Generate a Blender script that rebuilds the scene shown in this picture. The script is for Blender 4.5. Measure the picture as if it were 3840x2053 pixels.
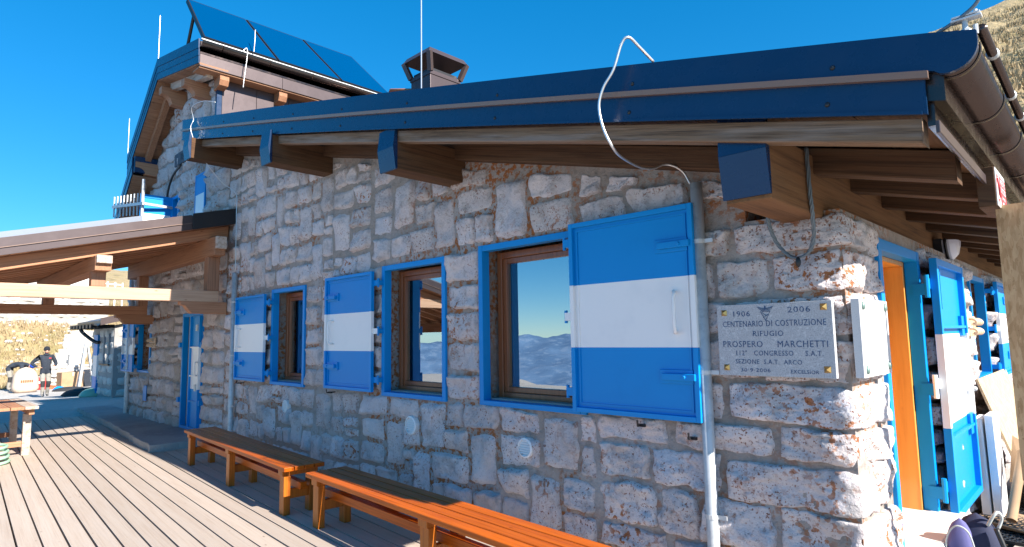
import bpy, math, random
from mathutils import Vector, Matrix, noise
random.seed(7)
for o in list(bpy.data.objects): bpy.data.objects.remove(o)
SC = bpy.context.scene
COL = SC.collection
R = math.radians
# ---------------------------------------------------------------- camera
FPX, IW, IH = 2276.9, 3840.0, 2053.0
YAW, PITCH, ROLL = -0.77581, 0.1031, 0.01724
CAM = Vector((0.0, 0.0, 1.5))
_f = Vector((math.sin(YAW)*math.cos(PITCH), math.cos(YAW)*math.cos(PITCH), math.sin(PITCH)))
_r = Vector((math.cos(YAW), -math.sin(YAW), 0)); _d = _f.cross(_r)
_c, _s = math.cos(ROLL), math.sin(ROLL)
CR = _c*_r + _s*_d; CD = -_s*_r + _c*_d
cam = bpy.data.cameras.new('camera'); camo = bpy.data.objects.new('camera', cam); COL.objects.link(camo)
cam.sensor_fit = 'HORIZONTAL'; cam.sensor_width = 36; cam.lens = 36*FPX/IW
cam.clip_start = .05; cam.clip_end = 12000
camo.matrix_world = Matrix(((CR.x, -CD.x, -_f.x, 0), (CR.y, -CD.y, -_f.y, 0), (CR.z, -CD.z, -_f.z, CAM.z), (0, 0, 0, 1)))
SC.camera = camo
SC.render.resolution_x, SC.render.resolution_y = 1024, 547
# ---------------------------------------------------------------- world, sun, exposure
SUN = Vector((1.54, .042, 1.0)).normalized()
w = bpy.data.worlds.new('World'); SC.world = w; w.use_nodes = True
nt = w.node_tree; bg = nt.nodes['Background']
sky = nt.nodes.new('ShaderNodeTexSky'); sky.sky_type = 'NISHITA'; sky.sun_disc = False
sky.sun_elevation = math.asin(SUN.z); sky.sun_rotation = math.atan2(SUN.x, SUN.y)
sky.altitude = 2500; sky.air_density = 1.0; sky.dust_density = .05; sky.ozone_density = 3.0
hs = nt.nodes.new('ShaderNodeHueSaturation'); hs.inputs['Saturation'].default_value = 1.44
hs.inputs['Hue'].default_value = .5
gm = nt.nodes.new('ShaderNodeGamma'); gm.inputs[1].default_value = .65
tn = nt.nodes.new('ShaderNodeMix'); tn.data_type = 'RGBA'; tn.blend_type = 'MULTIPLY'; tn.inputs['Factor'].default_value = 1; tn.inputs['B'].default_value = (.76, .93, 1.04, 1)
nt.links.new(sky.outputs[0], gm.inputs[0]); nt.links.new(gm.outputs[0], tn.inputs['A']); nt.links.new(tn.outputs['Result'], hs.inputs['Color']); nt.links.new(hs.outputs[0], bg.inputs['Color'])
bg.inputs['Strength'].default_value = .15
sl = bpy.data.lights.new('sun', 'SUN'); slo = bpy.data.objects.new('sun', sl); COL.objects.link(slo)
sl.energy = 4.8; sl.angle = R(.53); sl.color = (1, .93, .84)
slo.rotation_euler = SUN.to_track_quat('Z', 'Y').to_euler(); slo.location = (20, 0, 20)
vs = SC.view_settings; vs.view_transform = 'Standard'; vs.look = 'None'; vs.gamma = 1; vs.use_curve_mapping = False
vs.exposure = 1.3
SC.render.engine = 'CYCLES'
# ---------------------------------------------------------------- measuring: a photo point on a known plane of the place
def ray(x, y): return CR*((x-IW/2)/FPX) + CD*((y-IH/2)/FPX) + _f
def onY(x, y, Y): v = ray(x, y); return CAM + v*((Y-CAM.y)/v.y)
def onX(x, y, X): v = ray(x, y); return CAM + v*((X-CAM.x)/v.x)
def onZ(x, y, Z): v = ray(x, y); return CAM + v*((Z-CAM.z)/v.z)
# ---------------------------------------------------------------- mesh helpers
WL = {}
def thing(name, label, cat, loc=(0, 0, 0), group=None, rz=0):
    o = bpy.data.objects.new(name, None); COL.objects.link(o); o.empty_display_size = .1
    o.location = loc; o.rotation_euler = (0, 0, rz)
    o['label'] = label; o['category'] = cat
    if group: o['group'] = group
    WL[o.name] = Vector(loc)
    return o
def tag(o, label, cat, group=None):
    o['label'] = label; o['category'] = cat
    if group: o['group'] = group
    return o
def struct(o): o['kind'] = 'structure'; return o
class MB:
    def __init__(s): s.v = []; s.f = []; s.m = []
    def add(s, vs, fs, mi=0):
        n = len(s.v); s.v += [Vector(p) for p in vs]
        for f in fs: s.f.append([i+n for i in f]); s.m.append(mi)
        return s
    def hexa(s, p, mi=0):
        return s.add(p, [(0, 3, 2, 1), (4, 5, 6, 7), (0, 1, 5, 4), (1, 2, 6, 5), (2, 3, 7, 6), (3, 0, 4, 7)], mi)
    def box(s, x0, x1, y0, y1, z0, z1, mi=0):
        return s.hexa([(x0, y0, z0), (x1, y0, z0), (x1, y1, z0), (x0, y1, z0), (x0, y0, z1), (x1, y0, z1), (x1, y1, z1), (x0, y1, z1)], mi)
    def bar(s, a, b, wd, ht, up=(0, 0, 1), mi=0):
        a = Vector(a); b = Vector(b); d = (b-a).normalized(); up = Vector(up)
        sd = d.cross(up).normalized(); u = sd.cross(d).normalized()
        sd = sd*wd/2; u = u*ht/2
        return s.hexa([a-sd-u, a+sd-u, b+sd-u, b-sd-u, a-sd+u, a+sd+u, b+sd+u, b-sd+u], mi)
    def prism(s, pts, off, mi=0):
        off = Vector(off); n = len(pts); p = [Vector(q) for q in pts]
        fs = [tuple(range(n))[::-1], tuple(range(n, 2*n))] + [(i, (i+1) % n, n+(i+1) % n, n+i) for i in range(n)]
        return s.add(p+[q+off for q in p], fs, mi)
    def tube(s, path, r, n=8, mi=0, cap=True):
        P = [Vector(p) for p in path]; k = len(P); vs = []; fs = []
        t0 = (P[1]-P[0]).normalized(); ref = Vector((0, 0, 1)) if abs(t0.z) < .9 else Vector((1, 0, 0))
        nrm = t0.cross(ref).normalized()
        for i in range(k):
            t = (P[min(i+1, k-1)]-P[max(i-1, 0)]).normalized()
            nrm = (nrm - t*nrm.dot(t)).normalized(); bn = t.cross(nrm)
            rr = r[i] if isinstance(r, (list, tuple)) else r
            for j in range(n):
                a = 2*math.pi*j/n; vs.append(P[i]+(nrm*math.cos(a)+bn*math.sin(a))*rr)
        for i in range(k-1):
            for j in range(n): fs.append((i*n+j, i*n+(j+1) % n, (i+1)*n+(j+1) % n, (i+1)*n+j))
        if cap: fs += [tuple(range(n))[::-1], tuple(range((k-1)*n, k*n))]
        return s.add(vs, fs, mi)
    def ball(s, c, rx, ry=None, rz=None, n=10, m=7, mi=0):
        ry = ry or rx; rz = rz or rx; c = Vector(c); vs = [c+Vector((0, 0, -rz))]; fs = []
        for i in range(1, m):
            a = math.pi*i/m-math.pi/2
            for j in range(n):
                b = 2*math.pi*j/n; vs.append(c+Vector((rx*math.cos(a)*math.cos(b), ry*math.cos(a)*math.sin(b), rz*math.sin(a))))
        vs.append(c+Vector((0, 0, rz)))
        for j in range(n): fs.append((0, 1+(j+1) % n, 1+j)); fs.append((len(vs)-1, 1+(m-2)*n+j, 1+(m-2)*n+(j+1) % n))
        for i in range(m-2):
            for j in range(n): fs.append((1+i*n+j, 1+i*n+(j+1) % n, 1+(i+1)*n+(j+1) % n, 1+(i+1)*n+j))
        return s.add(vs, fs, mi)
    def mesh(s, name, mats, org=Vector((0, 0, 0)), smooth=False):
        me = bpy.data.meshes.new(name)
        me.from_pydata([tuple(p-org) for p in s.v], [], s.f)
        for mm in (mats if isinstance(mats, (list, tuple)) else [mats]): me.materials.append(mm)
        if len(me.materials) > 1: me.polygons.foreach_set('material_index', s.m)
        if smooth: me.polygons.foreach_set('use_smooth', [True]*len(me.polygons))
        me.update(); return me
    def build(s, name, mats, parent=None, smooth=False, bev=0, org=None, local=False):
        """meshes are written in world coordinates unless local; org = own origin"""
        wl = WL[parent.name] if (parent and not local) else Vector((0, 0, 0))
        og = Vector(org) if org is not None else wl
        o = bpy.data.objects.new(name, s.mesh(name, mats, og, smooth)); COL.objects.link(o)
        o.location = og-wl if not local else (0, 0, 0)
        if parent: o.parent = parent
        WL[o.name] = og
        if bev:
            b = o.modifiers.new('bevel', 'BEVEL'); b.width = bev; b.segments = 2; b.limit_method = 'ANGLE'
        return o
def inst(o, parent, loc, rot=None, name=None):
    c = o.copy(); COL.objects.link(c); c.parent = parent; c.location = Vector(loc)-(WL[parent.name] if parent else Vector((0, 0, 0)))
    if rot: c.rotation_euler = rot
    WL[c.name] = Vector(loc)
    return c
def children(o): return [c for c in bpy.data.objects if c.parent == o]
def copy_tree(o, parent=None):
    c = o.copy(); COL.objects.link(c); c.parent = parent; WL[c.name] = WL.get(o.name, Vector((0, 0, 0)))
    for ch in children(o): copy_tree(ch, c)
    return c
def text_mesh(body, size, mat, align='CENTER', ext=.0012, spacing=1.0):
    cu = bpy.data.curves.new('letters', 'FONT'); cu.body = body; cu.size = size; cu.align_x = align; cu.align_y = 'CENTER'
    cu.extrude = ext; cu.space_character = spacing; cu.resolution_u = 2
    t = bpy.data.objects.new('tmp', cu); COL.objects.link(t)
    dg = bpy.context.evaluated_depsgraph_get(); me = bpy.data.meshes.new_from_object(t.evaluated_get(dg))
    bpy.data.objects.remove(t); bpy.data.curves.remove(cu)
    me.materials.clear(); me.materials.append(mat); return me
def put(me, name, parent, loc, rot, sc=(1, 1, 1)):
    o = bpy.data.objects.new(name, me); COL.objects.link(o); o.parent = parent
    o.location = Vector(loc)-(WL[parent.name] if parent else Vector((0, 0, 0))); o.rotation_euler = rot; o.scale = sc
    WL[o.name] = Vector(loc); return o
FRONT = (R(90), 0, 0); RIGHT = (R(90), 0, R(90))
# ---------------------------------------------------------------- materials
def C(r, g, b):
    f = lambda c: ((c/255+.055)/1.055)**2.4 if c > 10 else c/255/12.92
    return (f(r), f(g), f(b), 1)
def L(r, g, b): return (r, g, b, 1)
def v3(s): return s if isinstance(s, tuple) else (s, s, s)
def mat(name, col, rough=.6, metal=0, layers=(), bumps=(), rnd=0, coat=0, spec=.5, world=False, rvar=0, rot=None):
    """layers: (scale, colour, lo, hi[, amount[, mask(scale,lo,hi)[, kind]]]); bumps: (scale, strength, dist[, kind])"""
    m = bpy.data.materials.new(name); m.use_nodes = True; t = m.node_tree; N = t.nodes; K = t.links.new
    b = N['Principled BSDF']; b.inputs['Roughness'].default_value = rough; b.inputs['Metallic'].default_value = metal
    b.inputs['Specular IOR Level'].default_value = spec
    if coat: b.inputs['Coat Weight'].default_value = coat; b.inputs['Coat Roughness'].default_value = .12
    tc = N.new('ShaderNodeTexCoord'); oi = N.new('ShaderNodeObjectInfo')
    geo = N.new('ShaderNodeNewGeometry')
    if world: co = geo.outputs['Position']
    else:
        mul = N.new('ShaderNodeVectorMath'); mul.operation = 'SCALE'; mul.inputs[0].default_value = (37, 53, 71); K(oi.outputs['Random'], mul.inputs['Scale'])
        ad = N.new('ShaderNodeVectorMath'); K(tc.outputs['Object'], ad.inputs[0]); K(mul.outputs[0], ad.inputs[1]); co = ad.outputs[0]
    if rot:
        mr = N.new('ShaderNodeMapping'); mr.inputs['Rotation'].default_value = rot; K(co, mr.inputs['Vector']); co = mr.outputs[0]
    def tex(scale, kind='noise', src=None, det=4):
        mp = N.new('ShaderNodeMapping'); mp.inputs['Scale'].default_value = v3(scale); K(src or co, mp.inputs['Vector'])
        if kind == 'voronoi':
            n = N.new('ShaderNodeTexVoronoi'); n.inputs['Scale'].default_value = 1; K(mp.outputs[0], n.inputs['Vector']); return n.outputs['Distance']
        if kind.startswith('flake'):
            a_ = float(kind[5:]); mp.inputs['Rotation'].default_value = (a_, a_, a_*.5); kind = 'cell'
        if kind == 'cell':
            n = N.new('ShaderNodeTexVoronoi'); n.inputs['Scale'].default_value = 1; K(mp.outputs[0], n.inputs['Vector'])
            sp = N.new('ShaderNodeSeparateColor'); K(n.outputs['Color'], sp.inputs[0]); return sp.outputs[0]
        if kind == 'rings':
            n = N.new('ShaderNodeTexWave'); n.wave_type = 'BANDS'; n.inputs['Scale'].default_value = 1; n.inputs['Distortion'].default_value = 6
            n.inputs['Detail'].default_value = 2; n.inputs['Detail Scale'].default_value = .6; K(mp.outputs[0], n.inputs['Vector']); return n.outputs['Fac']
        n = N.new('ShaderNodeTexNoise'); n.inputs['Scale'].default_value = 1; n.inputs['Detail'].default_value = det; n.inputs['Roughness'].default_value = .62
        K(mp.outputs[0], n.inputs['Vector']); return n.outputs['Fac']
    def step(x, lo, hi, amt=1.0):
        r = N.new('ShaderNodeMapRange'); r.interpolation_type = 'SMOOTHSTEP'
        r.inputs['From Min'].default_value = lo; r.inputs['From Max'].default_value = hi; r.inputs['To Max'].default_value = amt
        K(x, r.inputs['Value']); return r.outputs[0]
    rgb = N.new('ShaderNodeRGB'); rgb.outputs[0].default_value = col; cur = rgb.outputs[0]
    for ly in layers:
        sc, c2, lo, hi = ly[:4]; amt = ly[4] if len(ly) > 4 else 1; msk = ly[5] if len(ly) > 5 else None; kd = ly[6] if len(ly) > 6 else 'noise'
        fac = step(oi.outputs['Random'] if kd == 'rand' else tex(sc, kd), lo, hi, amt)
        if msk:
            ml = N.new('ShaderNodeMath'); ml.operation = 'MULTIPLY'; K(fac, ml.inputs[0]); K(step(tex(msk[0], src=geo.outputs['Position']), msk[1], msk[2]), ml.inputs[1]); fac = ml.outputs[0]
        mx = N.new('ShaderNodeMix'); mx.data_type = 'RGBA'; K(fac, mx.inputs['Factor']); K(cur, mx.inputs['A']); mx.inputs['B'].default_value = c2; cur = mx.outputs['Result']
    if rnd:
        h = N.new('ShaderNodeHueSaturation'); r = N.new('ShaderNodeMapRange'); K(oi.outputs['Random'], r.inputs['Value'])
        r.inputs['To Min'].default_value = 1-rnd; r.inputs['To Max'].default_value = 1+rnd; K(r.outputs[0], h.inputs['Value']); K(cur, h.inputs['Color']); cur = h.outputs[0]
    K(cur, b.inputs['Base Color'])
    if rvar:
        r = N.new('ShaderNodeMapRange'); K(tex(9), r.inputs['Value']); r.inputs['From Min'].default_value = .3; r.inputs['From Max'].default_value = .7
        r.inputs['To Min'].default_value = max(.02, rough-rvar); r.inputs['To Max'].default_value = rough+rvar; K(r.outputs[0], b.inputs['Roughness'])
    prev = None
    for bp in bumps:
        bn = N.new('ShaderNodeBump'); bn.inputs['Strength'].default_value = bp[1]; bn.inputs['Distance'].default_value = bp[2]
        K(tex(bp[0], bp[3] if len(bp) > 3 else 'noise', det=6), bn.inputs['Height'])
        if prev: K(prev, bn.inputs['Normal'])
        prev = bn.outputs[0]
    if prev: K(prev, b.inputs['Normal'])
    return m
def wood(name, col, dark, axis='X', rough=.6, rnd=.12, coat=0, fine=60, knots=0.0, bump=.35, grey=None, gamt=.6, rot=None, spec=.4):
    a = {'X': 0, 'Y': 1, 'Z': 2}[axis]
    def st(al, ac): s = [ac]*3; s[a] = al; return tuple(s)
    ly = [(st(1.6, fine), dark, .42, .72, .85), (st(.5, 9), dark, .45, .8, .6)]
    if knots: ly.append((st(3.0, 7.5), tuple([dark[0]*.45, dark[1]*.4, dark[2]*.35, 1]), .04+knots, .0, .9, None, 'voronoi'))
    if grey: ly.append((st(1.2, 16), grey, .42, .68, gamt))
    return mat(name, col, rough, layers=ly, bumps=[(st(2, fine*1.5), bump, .004)], rnd=rnd, coat=coat, rot=rot, spec=spec)
LICH = L(.30, .095, .018)
def stonemat(name, base, lich, amt_white=.6):
    return mat(name, base, .93, layers=[
        (None, L(.57, .505, .50), .0, .5, .8, None, 'rand'), (None, L(.46, .46, .50), .5, 1, .7, None, 'rand'),
        (2.6, L(.68, .62, .61), .44, .66, amt_white), (5.0, L(.27, .255, .25), .50, .74, .7), (17, L(.25, .235, .23), .55, .72, .6), (60, L(.16, .15, .145), .60, .70, .7),
        (45, L(.70, .68, .66), .60, .72, .6),
        (24, LICH, .535, .60, .95, (1.5, .52-lich, .72-lich)), (58, L(.17, .05, .014), .575, .63, .9, (2.1, .50-lich, .64-lich))],
        bumps=[(7, .6, .035), (22, .7, .02), (65, .6, .009)], rnd=.10)
M = {}
M['stone'] = stonemat('limestone', L(.50, .46, .46), .035)
M['stone_r'] = stonemat('limestone_lichen_sunlit', L(.57, .53, .52), .09, .8)  # heavier lichen; glare of the sunlit wall put into the paler base
M['stone_shade'] = stonemat('limestone_canopy_shade', L(.42, .37, .33), -.08, .4)  # canopy shade and warm deck bounce put into the stone colour
M['mortar'] = mat('mortar', L(.31, .27, .24), .95, layers=[(1.3, L(.39, .375, .37), .42, .62, .85), (14, L(.19, .165, .145), .48, .7, .6), (26, LICH, .47, .58, .95, (1.0, .42, .60)), (50, L(.45, .42, .40), .62, .72, .5)],
                  bumps=[(34, .9, .014), (9, .8, .03)], world=True)
M['blue'] = mat('blue_paint', L(.0, .25, .65), .42, layers=[(7, L(.0, .21, .57), .5, .8, .35), (60, L(.02, .235, .66), .66, .74, .2)], bumps=[(5, .06, .01), (120, .05, .002)], rnd=.05, spec=.3)
M['white'] = mat('white_paint', L(.82, .83, .83), .42, layers=[(5, L(.70, .72, .74), .5, .8, .4), (80, L(.5, .5, .5), .70, .76, .4)], bumps=[(5, .06, .01), (120, .05, .002)], coat=.1)
M['sky_navy'] = mat('sky_tinted_sheet', L(.004, .027, .080), .28, layers=[(2, L(.005, .033, .095), .4, .7, .5), (90, L(.08, .10, .15), .74, .79, .25)], bumps=[(1.6, .08, .02)], spec=.5, rvar=.05)  # dark brown metal; its blue sky reflection is put into the base colour
M['lip'] = mat('brown_sheet_edge', L(.19, .125, .10), .4, metal=.2, bumps=[(9, .2, .01)])
M['brown'] = mat('brown_sheet', L(.085, .064, .058), .24, metal=.85, layers=[(3, L(.075, .055, .05), .45, .7, .6), (70, L(.2, .17, .15), .70, .75, .4)], bumps=[(2.5, .15, .015)], rvar=.08)
M['brown2'] = mat('brown_sheet_satin', L(.085, .063, .064), .38, metal=.4, layers=[(4, L(.11, .083, .084), .45, .7, .6)], bumps=[(3, .12, .012)])
M['galv'] = mat('galvanised', L(.55, .57, .58), .48, metal=.25, layers=[(14, L(.36, .39, .41), .45, .65, .6)], bumps=[(30, .1, .004)])
M['wire'] = mat('bright_wire', L(.66, .68, .70), .35, metal=.8)
M['rope'] = mat('steel_rope', L(.15, .19, .22), .5, metal=.6, bumps=[((260, 260, 260), .6, .004)])
M['black'] = mat('black_metal', L(.012, .013, .016), .45)
M['deckw'] = wood('deck_wood', L(.47, .385, .315), L(.40, .315, .25), 'X', .75, .09, fine=70, knots=.045, grey=L(.49, .425, .37), gamt=.35)
M['joist'] = wood('joist_wood', L(.10, .075, .06), L(.06, .045, .035), 'Y', .85)
M['bench'] = wood('varnished_wood', L(.50, .105, .006), L(.27, .046, .004), 'X', .36, .10, coat=.03, spec=.2, fine=60, knots=.045, bump=.15)
M['bench_z'] = wood('varnished_wood_upright', L(.48, .135, .014), L(.29, .07, .009), 'Z', .38, .10, coat=.05, spec=.3, fine=60, knots=.05, bump=.15)
M['oldX'] = wood('old_beam_x', L(.085, .041, .019), L(.028, .014, .007), 'X', .85, .14, fine=75, bump=.9, grey=L(.12, .072, .04), gamt=.4, rot=(0, -.236, 0))
M['oldY'] = wood('old_beam_y', L(.105, .050, .022), L(.034, .017, .008), 'Y', .85, .14, fine=70, bump=.9, grey=L(.14, .08, .04), gamt=.4)
M['greyX'] = wood('weathered_board', L(.22, .14, .085), L(.07, .042, .026), 'X', .9, .08, fine=70, bump=1.0, grey=L(.30, .25, .215), gamt=.6, rot=(0, -.236, 0))
M['larX'] = wood('larch_x', L(.40, .195, .105), L(.25, .11, .058), 'X', .7, .12, fine=55, knots=.05)
M['larY'] = wood('larch_y', L(.43, .215, .12), L(.28, .125, .066), 'Y', .7, .12, fine=55, knots=.05)
M['larZ'] = wood('larch_z', L(.34, .175, .105), L(.20, .10, .06), 'Z', .7, .12, fine=55, knots=.04)
M['plate'] = wood('bounce_lit_beam_wood', L(.20, .095, .038), L(.075, .034, .014), 'Y', .8, .1, fine=60, bump=.8, grey=L(.25, .14, .065), gamt=.4)  # old beam wood lightened, sun bounce put into the colour
M['boards'] = wood('shade_tinted_boards', L(.21, .098, .05), L(.13, .056, .028), 'X', .8, .12, fine=55, knots=.05)  # larch darkened, shade under the canopy put into the colour
M['lightX'] = wood('grey_larch', L(.50, .42, .36), L(.32, .2, .13), 'X', .75, .08, fine=26)
M['lightY'] = wood('pale_larch_y', L(.52, .345, .235), L(.40, .235, .15), 'Y', .7, .05, fine=45, knots=.06)
M['larYs'] = wood('larch_slope', L(.40, .195, .105), L(.25, .11, .058), 'Y', .7, .12, fine=55, knots=.05, rot=(-.2567, 0, 0))
M['soff'] = wood('soffit_boards', L(.36, .19, .11), L(.22, .105, .06), 'Y', .75, .12, fine=40, knots=.05)
M['pine'] = wood('varnished_pine', L(.78, .36, .075), L(.62, .25, .045), 'Z', .35, .06, coat=.4, fine=18, knots=.06, bump=.1)
M['winw'] = wood('window_wood', L(.235, .085, .035), L(.15, .05, .02), 'Z', .35, .08, coat=.3, fine=40, bump=.15)
M['zinc'] = mat('sky_grey_sheet', L(.20, .23, .28), .35, metal=.4, bumps=[(3, .1, .01)])  # grey-blue stands for sky reflected on the canopy's roof band
M['granite'] = mat('granite', L(.46, .47, .49), .6, layers=[(150, L(.25, .26, .28), .5, .6, .75), (60, L(.62, .63, .64), .55, .65, .6), (8, L(.40, .41, .43), .45, .65, .5)], bumps=[(150, .15, .002)])
M['granite2'] = mat('granite_pale', L(.60, .60, .60), .6, layers=[(150, L(.4, .4, .42), .55, .65, .6)], bumps=[(150, .15, .002)])
M['ink'] = mat('engraved_blue', L(.035, .075, .17), .7, layers=[(90, L(.30, .33, .40), .52, .66, .75)])
M['ink2'] = mat('engraved_worn', L(.42, .43, .44), .7)
M['brass'] = mat('brass', L(.52, .33, .12), .33, metal=.9, layers=[(30, L(.3, .19, .08), .5, .7, .5)])
M['plaster'] = mat('grey_plaster', L(.34, .32, .30), .9, layers=[(3, L(.25, .235, .22), .4, .7, .8), (22, L(.42, .40, .38), .55, .7, .5)], bumps=[(25, .3, .008)], world=True)
M['concrete'] = mat('concrete', L(.34, .33, .315), .92, layers=[(1.5, L(.26, .25, .245), .4, .65, .8), (12, L(.42, .41, .39), .52, .7, .6), (40, L(.2, .195, .19), .6, .72, .5)], bumps=[(8, .5, .02), (45, .4, .006)], world=True)
M['step'] = mat('pale_step', L(.74, .73, .70), .85, layers=[(4, L(.66, .65, .61), .45, .65, .6)], bumps=[(20, .3, .008)])
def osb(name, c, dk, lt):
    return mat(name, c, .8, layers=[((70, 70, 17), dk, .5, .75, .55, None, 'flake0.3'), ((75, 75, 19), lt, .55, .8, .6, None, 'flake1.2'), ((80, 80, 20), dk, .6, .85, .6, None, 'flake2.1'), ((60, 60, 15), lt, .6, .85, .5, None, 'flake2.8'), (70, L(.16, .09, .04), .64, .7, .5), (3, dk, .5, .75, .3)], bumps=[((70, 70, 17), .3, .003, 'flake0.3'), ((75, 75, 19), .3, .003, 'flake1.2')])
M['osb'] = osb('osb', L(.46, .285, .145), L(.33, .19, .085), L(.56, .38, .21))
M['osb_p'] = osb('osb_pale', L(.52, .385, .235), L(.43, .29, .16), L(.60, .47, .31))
M['rubber'] = mat('rubber', L(.012, .013, .015), .55, bumps=[(60, .3, .003)])
M['styro'] = mat('polystyrene', L(.80, .80, .80), .9, layers=[(5, L(.7, .7, .7), .5, .7, .5)], bumps=[(120, .3, .004, 'voronoi')])
M['card'] = mat('cardboard', L(.40, .26, .15), .85, layers=[(3, L(.32, .2, .11), .45, .7, .7)], bumps=[((3, 3, 200), .1, .002)])
M['glassroom'] = mat('room_dark_tint', L(.02, .022, .026), .9)  # near-black puts the unlit room's darkness into the walls
M['curtain'] = mat('blue_curtain', L(.07, .19, .24), .9, bumps=[((40, 40, 1), .8, .02)])
M['grass'] = mat('dry_grass', L(.36, .265, .13), .95, layers=[(None, L(.42, .32, .17), 0, 1, .8, None, 'rand'), (.35, L(.20, .17, .06), .48, .66, .7), (2.0, L(.48, .38, .22), .5, .7, .7), (.9, L(.13, .10, .055), .56, .72, .7)], bumps=[(5, 1, .12), (1.2, .8, .3)], world=True)
M['blade'] = mat('grass_blades', L(.38, .285, .16), .9, layers=[(.5, L(.20, .165, .075), .45, .65, .8), (3, L(.50, .40, .26), .5, .7, .6)], world=True)
M['gravel'] = mat('pale_ground', L(.46, .43, .39), .95, layers=[(.5, L(.36, .34, .31), .45, .65, .7), (9, L(.55, .52, .48), .5, .68, .7), (40, L(.28, .26, .24), .58, .7, .6)], bumps=[(14, .5, .02), (50, .4, .008)], world=True)
M['rock'] = mat('pale_rock', L(.56, .53, .49), .93, layers=[(3, L(.46, .43, .39), .45, .65, .7), (11, L(.64, .61, .57), .5, .7, .6), (28, L(.3, .28, .26), .6, .72, .6)], bumps=[(8, .6, .03), (30, .4, .01)], rnd=.12)
M['mount'] = mat('hazy_far_rock', L(.13, .24, .40), 1, layers=[(.004, L(.08, .17, .31), .4, .6, .9), (.02, L(.22, .32, .46), .5, .65, .6)], world=True)  # blue of distance haze put into the rock colour
M['skin'] = mat('skin', L(.50, .27, .18), .5)
M['cloth'] = mat('dark_workwear', L(.018, .025, .04), .85, layers=[(20, L(.03, .04, .055), .45, .65, .7)], bumps=[(9, .6, .03)])
M['trous'] = mat('grey_trousers', L(.30, .28, .24), .9, layers=[(8, L(.2, .19, .165), .45, .65, .7)], bumps=[(9, .6, .03)])
M['pad'] = mat('knee_pad', L(.03, .03, .032), .8)
M['cap'] = mat('blue_cap', L(.008, .055, .36), .8)
M['hat'] = mat('knit_hat', L(.012, .015, .022), .9, bumps=[((30, 30, 160), .5, .01)])
M['boot'] = mat('dusty_boot', L(.25, .235, .21), .9)
M['red'] = mat('red_plastic', L(.42, .03, .025), .4)
M['orange'] = mat('orange_print', L(.66, .10, .03), .6)
M['bag'] = mat('canvas_sack', L(.54, .42, .33), .85, bumps=[(8, .5, .03)])
M['yellow'] = mat('yellow_sign', L(.82, .62, .01), .5)
M['mint'] = mat('green_hose', L(.30, .50, .36), .4)
M['purple'] = mat('purple_cloth', L(.115, .115, .29), .8, bumps=[(60, .2, .004)])
M['indigo'] = mat('dark_blue_cloth', L(.016, .022, .06), .8, bumps=[(60, .2, .004)])
M['strap'] = mat('grey_strap', L(.42, .46, .46), .7)
M['pinkcup'] = mat('beige_ceramic', L(.62, .46, .32), .5)
M['lampg'] = mat('frosted_glass', L(.55, .56, .66), .25)
M['signred'] = mat('sign_red', L(.60, .055, .07), .5)
M['pv'] = mat('sky_tinted_glass', L(.0, .045, .14), .09, spec=.8)  # blue of the reflected sky put into the glass colour
M['rust'] = mat('copper_pipe', L(.42, .17, .07), .5, metal=.4)
def glassmat():
    m = bpy.data.materials.new('window_glass'); m.use_nodes = True; t = m.node_tree; N = t.nodes; K = t.links.new
    out = N['Material Output']; N.remove(N['Principled BSDF'])
    g = N.new('ShaderNodeBsdfGlossy'); g.inputs['Roughness'].default_value = .004; g.inputs['Color'].default_value = (.93, .97, 1, 1)
    tr = N.new('ShaderNodeBsdfTransparent'); tr.inputs['Color'].default_value = (.55, .72, .70, 1)
    fr = N.new('ShaderNodeFresnel'); fr.inputs['IOR'].default_value = 5.0
    mx = N.new('ShaderNodeMixShader'); K(fr.outputs[0], mx.inputs[0]); K(tr.outputs[0], mx.inputs[1]); K(g.outputs[0], mx.inputs[2]); K(mx.outputs[0], out.inputs['Surface'])
    return m
M['glass'] = glassmat()
# ================================================================ terrain
def sm(a, b, x):
    t = max(0., min(1., (x-a)/(b-a))); return t*t*(3-2*t)
RIDGE = onY(3690, 92, 95).z
def T(x, y):
    z = -.17
    k = sm(-14.9, -15.9, x); z = z*(1-k) + k*(.03-.05*max(0, min(6.6, -20-x)))
    far = sm(11, 30, abs(y)) if x > -28 else 1
    z += 2.8*sm(-32.2, -38.3, x)*sm(-14, -4, y) + min(9, .17*max(0, -41-x))*sm(-30, 0, y)
    if y > 13: z += (RIDGE+.2)*min(1.15, max(0, (y-13)/82))**1.1*sm(-70, -10, x)
    if y < -9: z -= min(330, (-9-y)*.55)
    if x < -32 or abs(y) > 13:
        q = Vector((x*.09, y*.09, 0)); z += (noise.fractal(q, 1, 2, 4))*.9*sm(13, 30, max(abs(y), -x-18)); z += noise.noise(Vector((x*.6, y*.6, 3)))*.12; z += (abs(noise.noise(Vector((x*.22, y*.3, 5))))*1.5+abs(noise.noise(Vector((x*.5, y*.6, 8))))*.6)*sm(20, 34, y)
    return z
def axis(pts):
    out = []
    for (a, b, n) in pts: out += [a+(b-a)*i/n for i in range(n)]
    return out+[pts[-1][1]]
xs = axis([(-900, -120, 10), (-120, -50, 14), (-50, -28, 44), (-28, -12, 22), (-12, 14, 20), (14, 60, 12), (60, 600, 8)])
ys = axis([(-800, -60, 12), (-60, -12, 12), (-12, 12, 34), (12, 110, 74), (110, 700, 10)])
g = MB(); g.v = [Vector((x, y, T(x, y))) for y in ys for x in xs]; nx = len(xs)
for j in range(len(ys)-1):
    for i in range(nx-1):
        g.f.append((j*nx+i, j*nx+i+1, (j+1)*nx+i+1, (j+1)*nx+i)); xc = (xs[i]+xs[i+1])/2; yc = (ys[j]+ys[j+1])/2
        g.m.append(1 if (-32.4 < xc < 30 and -14 < yc < 12) else 0)
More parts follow.
